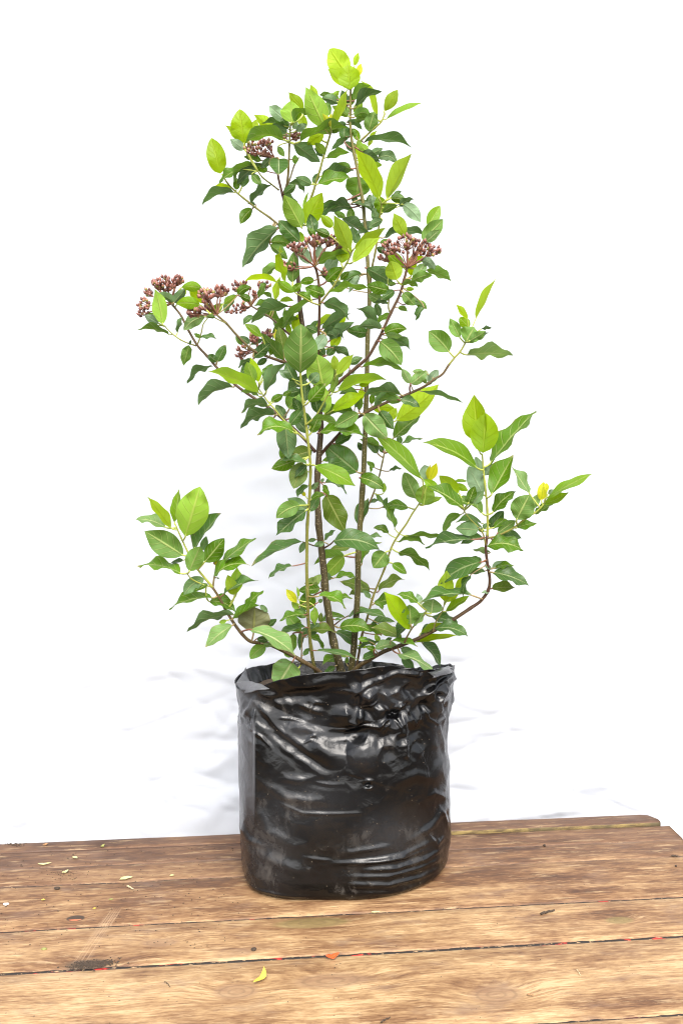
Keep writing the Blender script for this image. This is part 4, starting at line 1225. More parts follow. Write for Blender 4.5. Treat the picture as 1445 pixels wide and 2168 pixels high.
L('F', '''400 915 605 610 102 25 d -1; 365 760 460 640 82 0 m .5; 370 790 450 690 60 0 d .8; 360 350 180 215 82 0 l -1; 590 590 340 310 112 0 m -1.5; 270 560 415 440 112 0 d; 580 490 530 250 125 0 o -1
520 400 490 265 42 0 Y; 680 290 740 140 102 0 y 1; 740 50 575 270 76 18 m; 590 205 590 35 34 0 l; 280 145 170 230 62 18 d; 640 40 250 210 105 40 d -1; 750 725 755 220 305 0 m -4
985 880 910 525 265 0 l -4; 1115 740 1290 530 98 0 y -3; 1110 690 1095 570 76 0 y -2; 1070 930 1140 720 60 0 l -2; 1000 1130 1000 895 130 0 l -3; 830 1020 965 870 130 0 m -2; 635 1090 735 900 170 0 m -3
450 1010 560 950 72 0 m; 420 1050 145 1125 86 55 d -1; 495 1150 140 1290 112 60 d -2; 480 1175 400 1265 122 0 m; 690 1330 305 1350 112 75 m -3; 600 1190 530 1090 102 0 d .5; 750 900 640 920 92 0 d 1
800 1010 800 820 112 0 d 1; 850 815 910 750 102 0 d 1; 700 810 620 660 112 0 d 1; 650 770 560 710 72 0 p 1; 930 1130 900 970 102 0 d; 985 1180 1330 1140 98 50 m -2; 1340 1130 1110 1260 140 0 m -1
930 1330 1440 1385 100 50 m -2; 870 1195 1130 1255 62 22 m -2; 1010 335 930 440 122 0 p -1; 930 300 840 260 82 0 d; 965 275 1255 110 110 8 d; 1080 260 1170 150 112 0 y 2; 910 240 1080 120 62 0 y 2
1050 390 1300 200 105 0 d; 1000 320 1125 370 62 18 d; 1060 450 1130 370 92 0 y 1; 1000 540 920 460 102 0 d; 1020 540 1085 470 82 0 d; 570 950 640 915 50 0 m 1; 640 1250 740 1130 110 0 d 1.5
700 1180 790 1290 110 0 d 1.5; 760 1130 690 1000 90 0 d 1.5; 860 1330 920 1200 110 0 m 1.5; 640 330 620 230 60 0 l 1; 440 540 500 420 80 0 m 1; 850 1260 800 1150 80 0 d 1.5; 1000 1000 940 1100 80 0 d 1''')
L('G', '''165 1100 660 980 105 42 l -3; 380 1040 500 1010 60 0 y -1; 110 1300 450 1110 130 8 y -3; 565 405 360 250 92 25 d -1; 570 400 725 310 66 12 m -1; 615 465 370 450 92 28 d -1; 490 510 285 480 118 0 d
120 655 290 750 76 8 d; 285 820 410 760 76 0 d; 640 510 845 470 118 26 m -1; 650 530 830 540 62 0 q; 590 590 815 830 195 18 m -1; 410 850 845 890 76 50 m -1; 910 1025 1025 935 112 0 q -1; 905 1020 845 910 84 0 q -1
1090 1000 1060 900 62 0 p; 1100 1010 1160 920 92 0 p; 1070 1020 1030 965 42 0 m; 1070 1025 1135 1000 38 0 m; 1015 1100 1445 1220 46 12 d; 760 1400 1195 1030 225 -25 y 2; 810 1135 440 1150 92 40 d -1
770 1150 580 1190 72 0 m; 820 1190 650 1190 82 0 m; 800 1190 1000 1265 92 22 d -1; 520 1270 690 1270 112 0 y 2; 410 1200 410 1050 62 0 y 2; 500 1110 545 1080 52 0 y 2; 510 1230 520 1150 62 0 m 1
330 1080 180 1130 72 0 d; 850 215 1045 245 62 42 d; 1045 240 960 380 66 15 d; 950 190 1040 240 72 10 m .3; 350 880 220 960 40 0 p 1; 340 1270 400 1190 40 0 d 1; 690 1400 740 1310 90 0 y 2''')
L('H', '''435 890 225 680 195 12 m; 545 745 450 565 112 0 m; 640 640 570 570 102 0 l .5; 605 790 690 635 200 0 m -1; 640 780 810 680 90 0 m -1; 630 795 840 690 72 0 p .5; 760 660 870 645 36 0 d; 620 560 505 405 62 0 y
705 555 910 140 74 0 y; 615 920 1085 920 132 16 q; 180 1100 90 1090 60 0 q''')
L('I', '''590 200 630 585 190 0 d; 1330 720 1005 450 265 0 d -1; 1100 430 1280 340 92 0 d; 895 650 1310 860 155 16 l -3; 975 610 1090 600 42 12 m; 870 500 660 560 150 0 o 1; 770 620 680 890 175 0 o; 700 600 500 670 130 0 m
820 640 540 600 62 22 d -1; 820 650 690 780 72 0 d; 600 600 560 515 72 0 m; 830 860 715 985 62 16 d; 860 895 915 845 52 0 d; 800 965 775 930 38 0 Y; 1000 830 1220 950 56 48 d; 980 850 1030 935 62 0 m
750 1060 580 1150 150 26 m -1.5; 810 1110 500 1370 150 8 d -1; 820 1090 680 1020 112 0 d; 840 1120 910 1010 92 0 d; 860 1000 1000 960 62 22 m -1; 1010 950 1210 1335 225 0 o; 990 1420 1110 1310 46 0 d
960 820 980 795 34 0 d; 700 590 660 540 60 0 d 1; 1380 500 1350 440 60 0 d 1''')
L('J', '''240 225 475 475 205 0 q -2; 400 190 545 380 122 0 d -1; 540 470 815 240 142 8 m 1; 380 625 300 500 102 0 d 1; 400 550 200 480 92 0 m 1; 835 885 345 420 165 18 l -2; 610 530 600 465 62 0 d; 620 530 840 470 46 12 d
440 620 410 565 52 0 d; 350 770 290 725 52 0 m; 500 805 625 785 42 12 d; 905 905 985 720 88 0 Y -1; 890 890 915 740 52 0 Y; 775 1090 650 820 170 0 q .5; 900 930 870 800 150 0 p 1; 850 1150 880 940 195 0 l -1
1000 1000 890 920 92 0 l; 1210 1030 1005 850 135 0 y; 1240 1170 890 960 132 16 m -2; 865 1150 1040 1070 62 0 l; 1395 775 840 515 145 50 l -1; 200 870 445 990 138 22 m -2; 440 1030 450 920 50 0 l -1.5
560 1400 365 1030 82 12 m; 180 1350 290 1080 130 0 d 1; 450 1160 470 1090 46 0 d; 300 1130 395 1100 42 0 d; 490 1445 335 1390 72 24 m; 220 590 200 540 50 0 d 1; 310 820 300 740 30 0 m 1''')
L('K', '''295 1240 0 1115 92 42 m -2; 295 1040 150 755 172 0 p 1; 280 850 240 715 102 0 p 1; 320 850 370 770 82 0 p 1; 150 1130 205 985 92 0 m; 180 1140 285 1030 92 0 d .5; 0 910 145 905 36 0 l 1; 20 940 115 990 72 0 l 1
265 615 205 25 230 0 y .5; 295 620 330 215 262 0 y -1.5; 370 730 835 190 155 12 m; 385 1045 610 640 192 0 m -1; 395 1230 630 1010 132 22 m; 640 1300 770 1045 225 0 m -1; 770 1035 590 760 98 0 q .5
890 1105 915 930 96 0 Y; 950 1010 945 930 42 0 Y; 920 1140 1170 1020 92 -12 l .3; 940 1080 1410 830 92 8 l -1; 830 1245 1015 1130 72 0 m; 810 1190 850 1070 82 0 q; 445 1440 630 1310 112 0 m; 410 1380 520 1290 72 0 m
370 1390 480 1250 112 0 d .5; 640 1385 845 1335 86 8 m; 300 1390 60 1345 52 16 d; 740 1260 800 1190 60 0 m 1; 960 1040 1005 1010 50 0 p 1''')
L('L', '''540 560 690 50 300 0 l -1; 430 420 480 70 86 0 l; 400 475 155 150 102 0 y; 340 465 35 380 108 26 q .5; 520 750 125 505 240 0 m -1; 625 690 905 320 132 12 d .5; 715 700 745 590 76 0 d 1; 735 820 940 575 165 0 m -1
830 830 890 680 112 0 m .3; 855 870 862 790 28 0 Y; 895 835 1255 570 100 8 m; 580 915 690 660 172 0 m -1.5; 520 800 395 825 46 0 d; 495 935 50 855 100 40 m; 825 1185 370 1300 92 40 m -.5; 830 960 1200 850 112 60 m -.7
910 870 1020 870 72 0 o; 665 880 650 830 36 0 d; 860 980 880 985 14 0 m''')
L('M', '''250 220 65 370 132 30 d; 290 270 140 345 62 0 m; 300 450 570 555 122 40 m .7; 560 385 490 180 112 0 y -.3; 580 370 585 100 125 0 l .3; 450 380 805 240 78 36 d -1; 665 510 855 335 84 8 m; 545 630 815 490 62 12 m -1.5
545 620 660 595 26 0 l; 755 760 765 505 315 0 O -.5; 820 490 900 555 52 0 d; 895 710 965 650 62 0 d; 560 590 75 765 84 52 d -.3; 540 695 265 920 145 18 q -1; 480 645 415 665 42 0 l; 720 735 1190 1015 150 42 q -2
880 900 770 995 122 16 m .3; 850 880 1050 935 62 0 q -1; 790 830 890 850 62 0 d; 1150 1065 985 1325 285 0 q -3; 1120 1290 1230 1265 42 0 l -3; 1060 960 1120 1000 60 0 m .5''')
L('N', '''890 315 1365 400 200 52 d -2; 1260 260 1390 270 46 0 d; 1425 430 1300 590 190 0 m -1.5; 1060 380 850 400 84 0 o .5; 1010 470 695 555 86 30 m -1; 1000 470 830 650 150 0 l -.7; 570 325 60 575 90 26 d; 600 330 565 405 62 0 d
475 570 230 695 62 22 d; 715 300 650 310 42 0 d; 800 330 710 360 56 0 d -1; 910 690 1130 690 62 22 m; 850 715 840 660 52 0 d; 760 720 650 740 102 0 o 1; 760 800 555 820 112 0 m .5; 520 945 410 805 82 0 Y; 535 910 520 780 30 0 l
540 1010 490 960 62 0 l; 690 870 560 1010 172 0 m .5; 735 880 1025 1010 92 52 m -2; 925 885 1090 900 46 12 m; 700 985 705 1175 82 0 l .3; 620 1090 530 1040 82 0 m; 600 1070 340 1135 72 26 m -1; 560 1240 460 1120 142 0 m
610 1195 335 1300 62 22 d -.5; 480 1260 480 1390 102 0 m .5; 620 1270 710 1190 112 0 d .5; 760 1145 765 1075 52 0 o; 950 1200 1280 1240 142 42 m .5; 1040 1080 1450 1110 70 50 d .5; 905 1115 985 1120 26 0 d; 1270 900 1200 830 56 0 d
1310 950 1395 1015 56 22 m; 540 1000 600 1050 60 0 d 1; 740 940 770 920 40 0 d; 870 700 880 690 30 0 m; 680 760 740 690 80 0 o 1''')
L('O', '''785 685 1045 660 66 12 d; 745 710 900 805 92 30 m; 920 780 1105 745 52 8 d; 900 690 1070 825 72 0 q .7; 770 850 655 830 56 0 m; 885 870 850 810 56 0 l; 900 870 655 935 56 22 d; 830 940 1060 900 92 22 q -1
1000 850 1270 905 62 8 m -1; 1100 930 1200 970 82 0 d; 1065 980 1440 1160 100 22 q -2; 1110 1010 1240 1145 92 0 d -1; 850 990 705 1040 76 8 d; 840 950 770 920 56 0 m; 225 950 665 1040 52 22 d -1; 550 1010 290 1110 86 35 m -1
430 1110 310 1210 72 0 d -.5; 100 1000 155 945 52 0 d; 545 1085 550 1035 42 0 m; 1010 60 1135 150 92 0 m; 1195 735 925 350 172 -8 y -.5; 660 900 760 920 40 0 l; 170 1215 210 1195 30 0 m; 940 860 990 830 40 0 d''')
L('Q', '''775 300 285 380 98 24 d -1; 915 365 1290 415 150 50 m -1; 985 320 1270 290 122 34 d; 950 430 770 405 52 0 q; 860 530 440 750 185 36 d -1; 860 520 750 490 62 0 d .5; 900 620 720 650 62 0 d; 750 660 670 885 66 24 d -1
485 935 500 715 160 0 y; 590 810 730 660 92 0 y .5; 490 935 640 800 92 0 y .3; 765 870 230 950 92 48 d -1.5; 495 1035 740 875 82 0 l; 350 1050 370 905 200 0 q; 215 950 0 860 86 26 m -.5; 250 960 210 865 60 0 p
140 1170 125 965 195 0 m -1.5; 170 1180 290 1030 72 0 q; 240 1255 500 1150 72 0 y 1; 180 1350 620 1275 66 -8 y 1; 385 1205 725 1285 120 38 d -1; 975 635 1345 765 142 20 d -1; 970 590 1085 525 72 0 p; 1000 590 1190 565 62 16 m .3
965 800 1200 790 105 8 o; 940 835 860 840 32 0 p; 830 200 670 190 130 0 d -1; 10 320 285 350 62 32 m; 100 265 485 285 52 12 m; 10 430 330 615 102 38 m; 960 600 895 560 42 0 p; 880 190 900 150 40 0 d; 890 215 840 200 40 0 m''')

def fill_inner():
    """leaves of the inner crown that stand behind the traced ones, growing from the stems"""
    rg = random.Random(5)
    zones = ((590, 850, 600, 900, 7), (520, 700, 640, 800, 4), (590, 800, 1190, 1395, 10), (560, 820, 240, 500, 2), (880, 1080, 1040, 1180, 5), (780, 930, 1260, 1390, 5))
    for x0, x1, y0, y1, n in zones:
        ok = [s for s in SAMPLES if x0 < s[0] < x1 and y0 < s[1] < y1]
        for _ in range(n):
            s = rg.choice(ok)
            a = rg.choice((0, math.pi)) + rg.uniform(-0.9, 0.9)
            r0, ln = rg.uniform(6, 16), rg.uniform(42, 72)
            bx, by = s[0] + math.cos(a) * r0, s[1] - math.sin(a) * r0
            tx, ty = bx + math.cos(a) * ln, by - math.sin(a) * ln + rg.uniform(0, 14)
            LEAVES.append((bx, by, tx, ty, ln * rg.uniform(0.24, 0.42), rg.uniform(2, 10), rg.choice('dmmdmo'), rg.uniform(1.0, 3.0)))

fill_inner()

def build_leaves():
    made = []
    for i, a in enumerate(LEAVES):
        verts, faces, mi, uvs, rnd, sm = make_leaf(*a, seed=1000 + i * 17)
        area = math.hypot(a[2] - a[0], a[3] - a[1]) * a[4]
        made.append((area, i, a[6], verts, faces, mi, uvs, rnd, sm))
    made.sort(key=lambda r: -r[0])
    for area, i, tone, verts, faces, mi, uvs, rnd, sm in made[:298]:
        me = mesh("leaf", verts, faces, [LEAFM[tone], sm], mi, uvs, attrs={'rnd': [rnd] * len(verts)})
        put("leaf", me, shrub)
    # the smallest ones, past the limit, as one part
    mats, V, Fc, MI, UVS, RN = [], [], [], [], [], []
    for area, i, tone, verts, faces, mi, uvs, rnd, sm in made[298:]:
        n0 = len(V)
        for m_ in (LEAFM[tone], sm):
            if m_ not in mats:
                mats.append(m_)
        ids = (mats.index(LEAFM[tone]), mats.index(sm))
        V += verts
        Fc += [tuple(n0 + q for q in f) for f in faces]
        MI += [ids[q] for q in mi]
        UVS += uvs
        RN += [rnd] * len(verts)
    if V:
        o = put("small_foliage", mesh("small_foliage", V, Fc, mats, MI, UVS, attrs={'rnd': RN}), shrub)
        o['kind'] = 'stuff'
    print("leaves", len(LEAVES))

build_leaves()

# ---------------------------------------------------------------- bud clusters
def bud_material():
    m, nt, out = new_mat("purple_flower_bud")
    uv = N(nt, 'ShaderNodeUVMap')
    sep = N(nt, 'ShaderNodeSeparateXYZ')
    nt.links.new(uv.outputs[0], sep.inputs[0])
    rnd = N(nt, 'ShaderNodeAttribute', attribute_type='GEOMETRY', attribute_name='rnd').outputs['Fac']
    c = mix_c(nt, rnd, (0.095, 0.032, 0.024), (0.27, 0.100, 0.068))
    c = mix_c(nt, math_n(nt, 'MULTIPLY', ramp(nt, sep.outputs[0], 0.72, 0.98), 0.6), c, (0.30, 0.15, 0.13))
    c = mix_c(nt, math_n(nt, 'MULTIPLY', ramp(nt, rnd, 0.80, 0.86), math_n(nt, 'SUBTRACT', 1.0, ramp(nt, sep.outputs[0], 0.2, 0.75))), c, (0.24, 0.24, 0.045))
    p = N(nt, 'ShaderNodeBsdfPrincipled', i_Roughness=0.42)
    nt.links.new(c, p.inputs['Base Color'])
    nt.links.new(p.outputs[0], out.inputs[0])
    return m

BUD = bud_material()

def bud(verts, faces, uvs, rn, p, d, ln, rad, r):
    prof = ((0.0, 0.35), (0.18, 0.85), (0.42, 1.0), (0.65, 0.80), (0.80, 0.48), (0.92, 0.30), (1.0, 0.06))
    n0 = len(verts)
    path = [p + d * (ln * t) for t, _ in prof]
    tube(verts, faces, path, [rad * k for _, k in prof], 7)
    for t, _ in prof:
        uvs += [(t, 0.5)] * 7
    rn += [r] * (len(verts) - n0)

def cluster(tile, node, Yn, groups, seed, size=6.7, dome=0.5):
    """node where the stalks meet; groups of (cx, cy, rx, ry, n) in tile pixels"""
    rg = random.Random(seed)
    ox, oy = ORIGIN[tile]
    cv = lambda x, y: (ox + x / ZOOM, oy + y / ZOOM)
    nx, ny = cv(*node)
    A = at(nx, ny, Yn)
    sv, sf = [], []
    bv, bf, bu, br = [], [], [], []
    for gx, gy, rx, ry, n in groups:
        cx, cy = cv(gx, gy)
        n = round(n * 1.35)
        rx, ry = rx / ZOOM, ry / ZOOM
        pts = []
        tries = 0
        while len(pts) < n and tries < 4000:
            tries += 1
            a, q = rg.uniform(0, 2 * math.pi), math.sqrt(rg.random())
            z = rg.uniform(-1, 1)
            x_, y_ = cx + rx * q * math.cos(a), cy + ry * q * math.sin(a)
            if all(math.hypot(x_ - p[0], y_ - p[1]) > 4.0 - tries * 0.0008 for p in pts):
                pts.append((x_, y_, z))
        gY = Yn + rg.uniform(-0.006, 0.004)
        G = at(cx, cy, gY)
        nh = max(1, round(n / 5))
        hubs = []
        for h_ in range(nh):
            px, py, pz = pts[h_ * len(pts) // nh]
            H = at(px * 0.75 + cx * 0.25 * 1, py * 0.55 + (cy + ry * 0.9) * 0.45, gY + pz * rx * PX * 0.4)
            H = H * 0.72 + A * 0.28 if (H - A).length > 0.02 else H * 0.6 + A * 0.4
            hubs.append(H)
            mid = (A + H) * 0.5 + Vector((rg.uniform(-1, 1), rg.uniform(-1, 1), -0.6)) * 0.0015
            tube(sv, sf, [Vector(q) for q in catmull([tuple(A), tuple(mid), tuple(H)], 3)], [0.0011] * 6 + [0.0008], 6)
        for x_, y_, z in pts:
            Bp = at(x_, y_, gY + z * rx * PX * 0.7)
            H = min(hubs, key=lambda q: (q - Bp).length)
            d = (Bp - H).normalized() * 0.6 + Vector((rg.uniform(-.3, .3), rg.uniform(-.5, .2), 0.75)) * 0.55
            d.normalize()
            ln = size * PX * rg.uniform(1.15, 1.5)
            rad = size * PX * rg.uniform(0.47, 0.58)
            st = Bp - d * ln * 0.5
            tube(sv, sf, [H, (H + st) * 0.5 - Vector((0, 0, 0.0008)), st + d * 0.0006], [0.0007, 0.0006, 0.0006], 5)
            bud(bv, bf, bu, br, st, d, ln, rad, rg.random())
    off = Vector((0, 0, SHRUB_Z))
    o = put("flower_cluster", mesh("flower_cluster", [v - off for v in sv], sf, [STALK_R]), shrub)
    b = put("bud", mesh("bud", [v - off for v in bv], bf, [BUD], None, bu, attrs={'rnd': br}), o)
    b['kind'] = 'stuff'
    return o

cluster('A', (870, 1165), .012, [(690, 1075, 165, 85, 30), (800, 1010, 60, 30, 6)], 1)
cluster('A', (1012, 1010), .02, [(1085, 945, 40, 45, 8), (960, 940, 50, 40, 7)], 2, size=6.8)
cluster('C', (1185, 930), -.035, [(1000, 735, 105, 45, 11), (1180, 660, 100, 60, 18), (1370, 660, 95, 48, 13), (1440, 720, 45, 40, 5), (915, 935, 80, 65, 12), (1285, 980, 18, 40, 3)], 3)
cluster('D', (975, 945), -.022, [(800, 740, 90, 75, 16), (960, 700, 110, 95, 18), (1110, 730, 95, 85, 16), (1240, 770, 70, 55, 10), (720, 830, 60, 45, 6)], 4)
cluster('E', (400, 400), .04, [(340, 190, 100, 80, 22), (470, 155, 62, 45, 10), (250, 190, 55, 55, 8), (165, 275, 45, 45, 7), (120, 400, 70, 70, 11), (110, 500, 60, 40, 5)], 5)
cluster('E', (868, 512), -.03, [(895, 265, 85, 55, 12), (750, 300, 85, 55, 11), (745, 410, 70, 60, 9), (635, 475, 70, 62, 11)], 6, size=8.2)
cluster('E', (1210, 420), .035, [(1110, 220, 100, 60, 15), (1050, 460, 110, 55, 10), (1245, 295, 32, 26, 4), (1340, 200, 75, 32, 6), (1140, 420, 40, 40, 3)], 7, size=6.8)
cluster('F', (330, 470), .02, [(275, 345, 50, 50, 8), (170, 490, 70, 50, 8), (140, 550, 45, 36, 4), (400, 385, 50, 40, 4)], 8, size=6.8)
cluster('F', (470, 420), .02, [(430, 310, 65, 48, 9)], 9, size=6.8)
# ================================================================ things lying on the table
def plain(name, a, b_, rough=0.6, scale=150, trans=0.0):
    m, nt, out = new_mat(name)
    tc = N(nt, 'ShaderNodeTexCoord')
    n1 = noise_n(nt, tc.outputs['Object'], scale, 4, 0.6)
    p = N(nt, 'ShaderNodeBsdfPrincipled', i_Roughness=rough)
    nt.links.new(mix_c(nt, n1, a, b_), p.inputs['Base Color'])
    if trans:
        t = N(nt, 'ShaderNodeBsdfTranslucent', i_Color=(*b_, 1))
        mx = N(nt, 'ShaderNodeMixShader', i_0=trans)
        nt.links.new(p.outputs[0], mx.inputs[1])
        nt.links.new(t.outputs[0], mx.inputs[2])
        nt.links.new(mx.outputs[0], out.inputs[0])
    else:
        nt.links.new(p.outputs[0], out.inputs[0])
    return m

M_PALE = plain("dry_pale_leaf", (0.42, 0.42, 0.17), (0.58, 0.55, 0.30), 0.55, trans=0.2)
M_YEL = plain("yellow_leaf_scrap", (0.50, 0.36, 0.03), (0.62, 0.50, 0.12), 0.5, trans=0.25)
M_BROWN = plain("dry_brown_leaf", (0.20, 0.10, 0.04), (0.33, 0.19, 0.09), 0.7)
M_OLIVE = plain("olive_leaf_scrap", (0.13, 0.14, 0.03), (0.24, 0.23, 0.07), 0.6)
M_DARK = plain("dark_dirt", (0.015, 0.010, 0.007), (0.06, 0.038, 0.022), 0.9, 400)
M_RED = plain("red_fruit_skin", (0.55, 0.035, 0.012), (0.75, 0.12, 0.02), 0.3, 120)
M_STICK = plain("pale_stick", (0.36, 0.28, 0.15), (0.52, 0.44, 0.28), 0.7, 300)
M_WHITE = plain("white_chip", (0.62, 0.58, 0.52), (0.75, 0.72, 0.68), 0.6)

def scrap(name, label, cat, a, b_, w, mat, curl=0.5, rise=0.002, seed=1, group=None):
    """a small curled leaf or petal lying on the boards, from point a to point b (photo px), width px"""
    A, B = ground(*a), ground(*b_)
    c = (A + B) / 2
    d = (B - A)
    ln = d.length
    d.normalize()
    s = Vector((-d.y, d.x, 0))
    hw = w * (c.y + CAM_D) / F_PX * 0.5
    hw = max(hw, 0.0012) * 1.3
    nu, nv = 9, 4
    verts, faces = [], []
    for i in range(nu + 1):
        u = i / nu
        pr = max(0.05, math.sin(math.pi * u ** 0.85) ** 0.8)
        ctr = d * ((u - 0.5) * ln) + s * (curl * ln * 0.35 * math.sin(math.pi * u))
        for j in range(nv + 1):
            v = -1 + 2 * j / nv
            z = 0.0012 + rise * (0.35 + abs(u - 0.45) * 1.3) + hw * pr * 0.55 * v * v + 0.0006 * mnoise.noise(Vector((u * 4, v * 2, seed)))
            verts.append(ctr + s * (v * hw * pr) + Vector((0, 0, z)))
    zmin = min(v.z for v in verts)
    verts = [v - Vector((0, 0, zmin - 0.0006)) for v in verts]
    for i in range(nu):
        for j in range(nv):
            q = i * (nv + 1) + j
            faces.append((q, q + nv + 1, q + nv + 2, q + 1))
    o = put(name, mesh(name, verts, faces, [mat]))
    sol = o.modifiers.new("thickness", 'SOLIDIFY')
    sol.thickness = 0.0005
    sol.offset = 1
    o.location = c
    tag(o, label, cat, group)
    return o

def lump(name, label, cat, p, r, mat, flat=0.6, seed=1, stretch=1.0, rot=0.0, parent=None):
    c = ground(*p)
    k = (c.y + CAM_D) / F_PX * r
    verts, faces = [], []
    n, m_ = 10, 6
    for i in range(m_ + 1):
        a = math.pi * i / m_
        for j in range(n):
            b_ = 2 * math.pi * j / n
            v = Vector((math.sin(a) * math.cos(b_) * stretch, math.sin(a) * math.sin(b_), math.cos(a) * flat))
            v *= 1 + 0.35 * mnoise.noise(v * 1.7 + Vector((seed, seed * 2, 0)))
            v = Vector((v.x * math.cos(rot) - v.y * math.sin(rot), v.x * math.sin(rot) + v.y * math.cos(rot), v.z))
            verts.append(v * k + Vector((0, 0, k * flat * 0.75)))
    for i in range(m_):
        for j in range(n):
            faces.append((i * n + j, (i + 1) * n + j, (i + 1) * n + (j + 1) % n, i * n + (j + 1) % n))
    o = put(name, mesh(name, verts, faces, [mat]))
    o.location = c
    tag(o, label, cat)
    return o

def stick(name, label, cat, pts, w, mat):
    g = [ground(*p) for p in pts]
    c = sum(g, Vector()) / len(g)
    k = (c.y + CAM_D) / F_PX * w * 0.5
    vs, fs = [], []
    path = [Vector(q) - c + Vector((0, 0, k + 0.0006 * (i % 3))) for i, q in enumerate(catmull([tuple(p) for p in g], 4))]
    tube(vs, fs, path, [k * (1.15 - 0.4 * i / len(path)) for i in range(len(path))], 6)
    o = put(name, mesh(name, vs, fs, [mat]))
    o.location = c
    tag(o, label, cat)
    return o

scrap("fallen_leaf", "largest pale yellow-green dry leaf on the boards left of the bag", "fallen leaf", (253, 1866), (281, 1861), 9, M_PALE, 0.25, 0.003, 1, "dry leaves on the boards")
scrap("fallen_leaf", "pale dry leaf with a curled pointed end near the left edge of the table", "fallen leaf", (80, 1832), (109, 1830), 5, M_PALE, -0.2, 0.003, 2, "dry leaves on the boards")
scrap("fallen_leaf", "small pale curled leaf lying in a patch of brown dirt crumbs", "fallen leaf", (131, 1851), (145, 1845), 6, M_PALE, -0.4, 0.003, 3, "dry leaves on the boards")
scrap("fallen_leaf", "tiny tan leaf scrap on the second board from the sheet", "fallen leaf", (153, 1817), (164, 1820), 6, M_PALE, 0.3, 0.002, 4, "dry leaves on the boards")
scrap("fallen_leaf", "brown dry leaf close to the bottom of the white sheet", "fallen leaf", (90, 1793), (103, 1789), 6, M_BROWN, 0.2, 0.003, 5, "dry leaves on the boards")
scrap("fallen_leaf", "green sprouting leaf scrap standing up near the white sheet", "fallen leaf", (214, 1798), (222, 1793), 6, M_OLIVE, 0.4, 0.006, 6, "dry leaves on the boards")
scrap("fallen_leaf", "little yellowish oval leaf scrap nearest the left side of the bag", "fallen leaf", (359, 1856), (369, 1855), 4, M_PALE, 0.1, 0.001, 7, "dry leaves on the boards")
scrap("petal", "bright yellow curled petal on the front board left of the red peel", "petal", (535, 2087), (558, 2054), 11, M_YEL, -0.55, 0.006, 8)
scrap("fruit_peel", "shiny red-orange piece of peel beside the red joint in front of the bag", "peel", (689, 2031), (718, 2026), 12, M_RED, -0.35, 0.007, 9)
scrap("leaf_scrap", "yellow speck of leaf left of the dark oval hole", "leaf scrap", (87, 1908), (96, 1907), 4, M_YEL, 0.1, 0.001, 10)
scrap("leaf_scrap", "olive narrow leaf scrap above the board with the knot hole", "leaf scrap", (230, 1907), (240, 1906), 4, M_OLIVE, 0.1, 0.001, 11)
scrap("leaf_scrap", "yellow scrap between the knot hole and the scratched board", "leaf scrap", (196, 1926), (204, 1925), 3.5, M_YEL, 0.1, 0.001, 12)
scrap("leaf_scrap", "pale yellow-green bit of leaf in the joint in front of the bag", "leaf scrap", (785, 1934), (804, 1933), 4.5, M_PALE, 0.0, 0.001, 13)
lump("seed", "olive oval seed lying left of the dirt heap", "seed", (93, 2011), 4, M_OLIVE, 0.6, 3, 1.7)
lump("dirt_clod", "black-green clod below the pale curled leaf", "dirt clod", (121, 1883), 5, M_DARK, 0.6, 5, 1.4)
lump("dirt_clod", "dark clod on the middle board left of the red peel", "dirt clod", (537, 2012), 5.5, M_DARK, 0.55, 7, 1.3, 0.4)
lump("dirt_clod", "small round black crumb near the raised back board", "dirt clod", (1152, 1792), 3.2, M_DARK, 0.8, 9)
lump("dirt_clod", "round black crumb near the right edge of the photograph", "dirt clod", (1430, 1835), 2.6, M_DARK, 0.8, 11)
lump("paint_chip", "white chip at the far left of the table", "chip", (13, 1916), 5, M_WHITE, 0.4, 4, 1.3)
stick("stick", "short pale broken stick below the largest pale leaf", "stick", [(269, 1878), (275, 1881), (282, 1885)], 3.2, M_STICK)
stick("seed_husk", "dark pointed husk on the board right of the bag", "seed husk", [(1144, 1938), (1158, 1934), (1173, 1931)], 5, M_DARK)
stick("twig_scrap", "thin dark twig scrap on the front board at the bottom edge", "twig", [(806, 2167), (816, 2161), (826, 2157)], 3, M_DARK)
stick("twig_scrap", "flat black twig scrap at the right edge of the table", "twig", [(1421, 1815), (1427, 1815), (1434, 1816)], 4, M_DARK)
stick("twig_scrap", "thin bent straw on the front right board", "twig", [(1220, 2054), (1224, 2060), (1228, 2067)], 1.6, M_STICK)
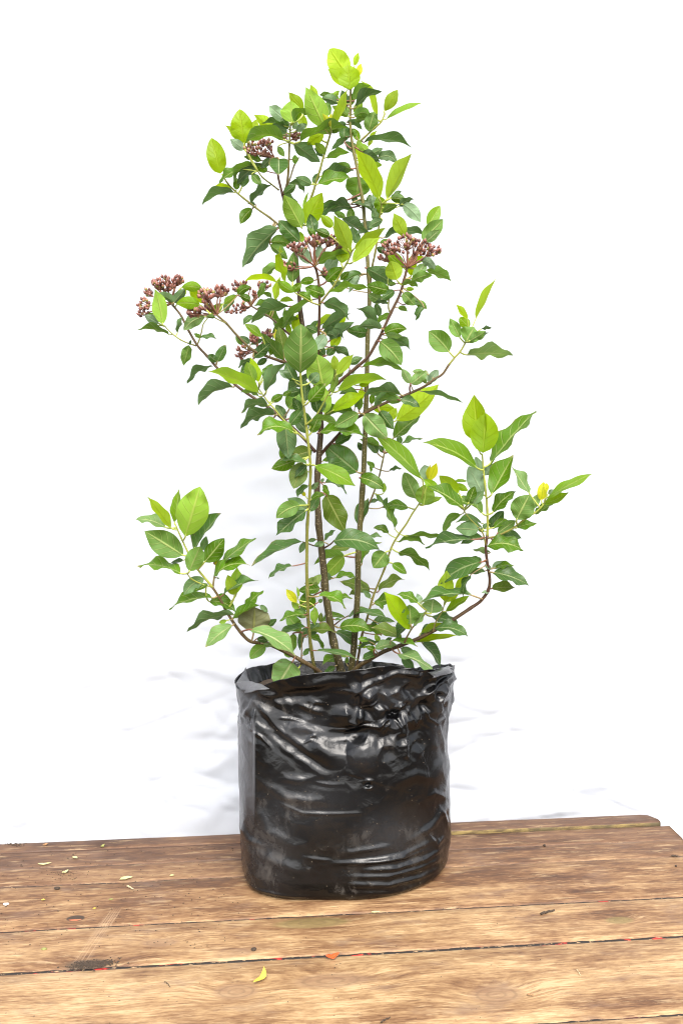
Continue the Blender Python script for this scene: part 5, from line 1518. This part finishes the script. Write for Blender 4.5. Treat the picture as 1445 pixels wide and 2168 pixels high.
stick("twig_scrap", "thin dark twig scrap on the front left board", "twig", [(348, 2080), (355, 2085), (360, 2092)], 1.6, M_DARK)
stick("twig_scrap", "dark flake on the front board right of the petal", "twig", [(1116, 2108), (1122, 2109), (1129, 2110)], 3.5, M_BROWN)

def build_crumbs():
    rg = random.Random(77)
    verts, faces = [], []
    pts = []
    for _ in range(260):
        pts.append((rg.uniform(0, 520), rg.uniform(1790, 2010), rg.uniform(0.7, 2.0)))
    for _ in range(90):
        pts.append((rg.gauss(130, 24), rg.gauss(1853, 8), rg.uniform(0.6, 1.5)))
    for _ in range(150):
        pts.append((rg.uniform(0, 1445), rg.uniform(1800, 2168), rg.uniform(0.6, 1.5)))
    for _ in range(420):
        q = rg.gauss(0, 1)
        pts.append((196 + 24 * q, 2043 - 0.10 * 24 * q + rg.gauss(0, 4.2), rg.uniform(1.0, 2.8)))
    for _ in range(60):
        pts.append((rg.gauss(30, 16), 1789 + rg.gauss(0, 2), rg.uniform(1.0, 2.5)))
    for x, y, r in pts:
        c = ground(x, y)
        u, v = c.dot(UX), c.dot(UY)
        if v > 0.11 or (u > 0.57) or (abs(c.x - 0.01) < 0.18 and abs(c.y) < 0.125):
            continue
        k = (c.y + CAM_D) / F_PX * r
        n0 = len(verts)
        up = 0.0004 + (0.006 if v > 0.0775 and u > 0.1 else 0)
        for s in ((1, 0, .3), (0, 1, .35), (-1, 0, .3), (0, -1, .25), (0, 0, 1.0), (0, 0, -.4)):
            verts.append((c.x + s[0] * k * rg.uniform(.7, 1.4), c.y + s[1] * k * rg.uniform(.7, 1.4), up + max(-0.3, s[2]) * k * 0.8))
        for a, b_ in ((0, 1), (1, 2), (2, 3), (3, 0)):
            faces.append((n0 + a, n0 + b_, n0 + 4))
            faces.append((n0 + b_, n0 + a, n0 + 5))
    o = put("dirt_crumbs", mesh("dirt_crumbs", verts, faces, [M_DARK], smooth=False))
    tag(o, "fine dark dirt crumbs scattered over the wooden boards", "dirt", kind='stuff')

build_crumbs()
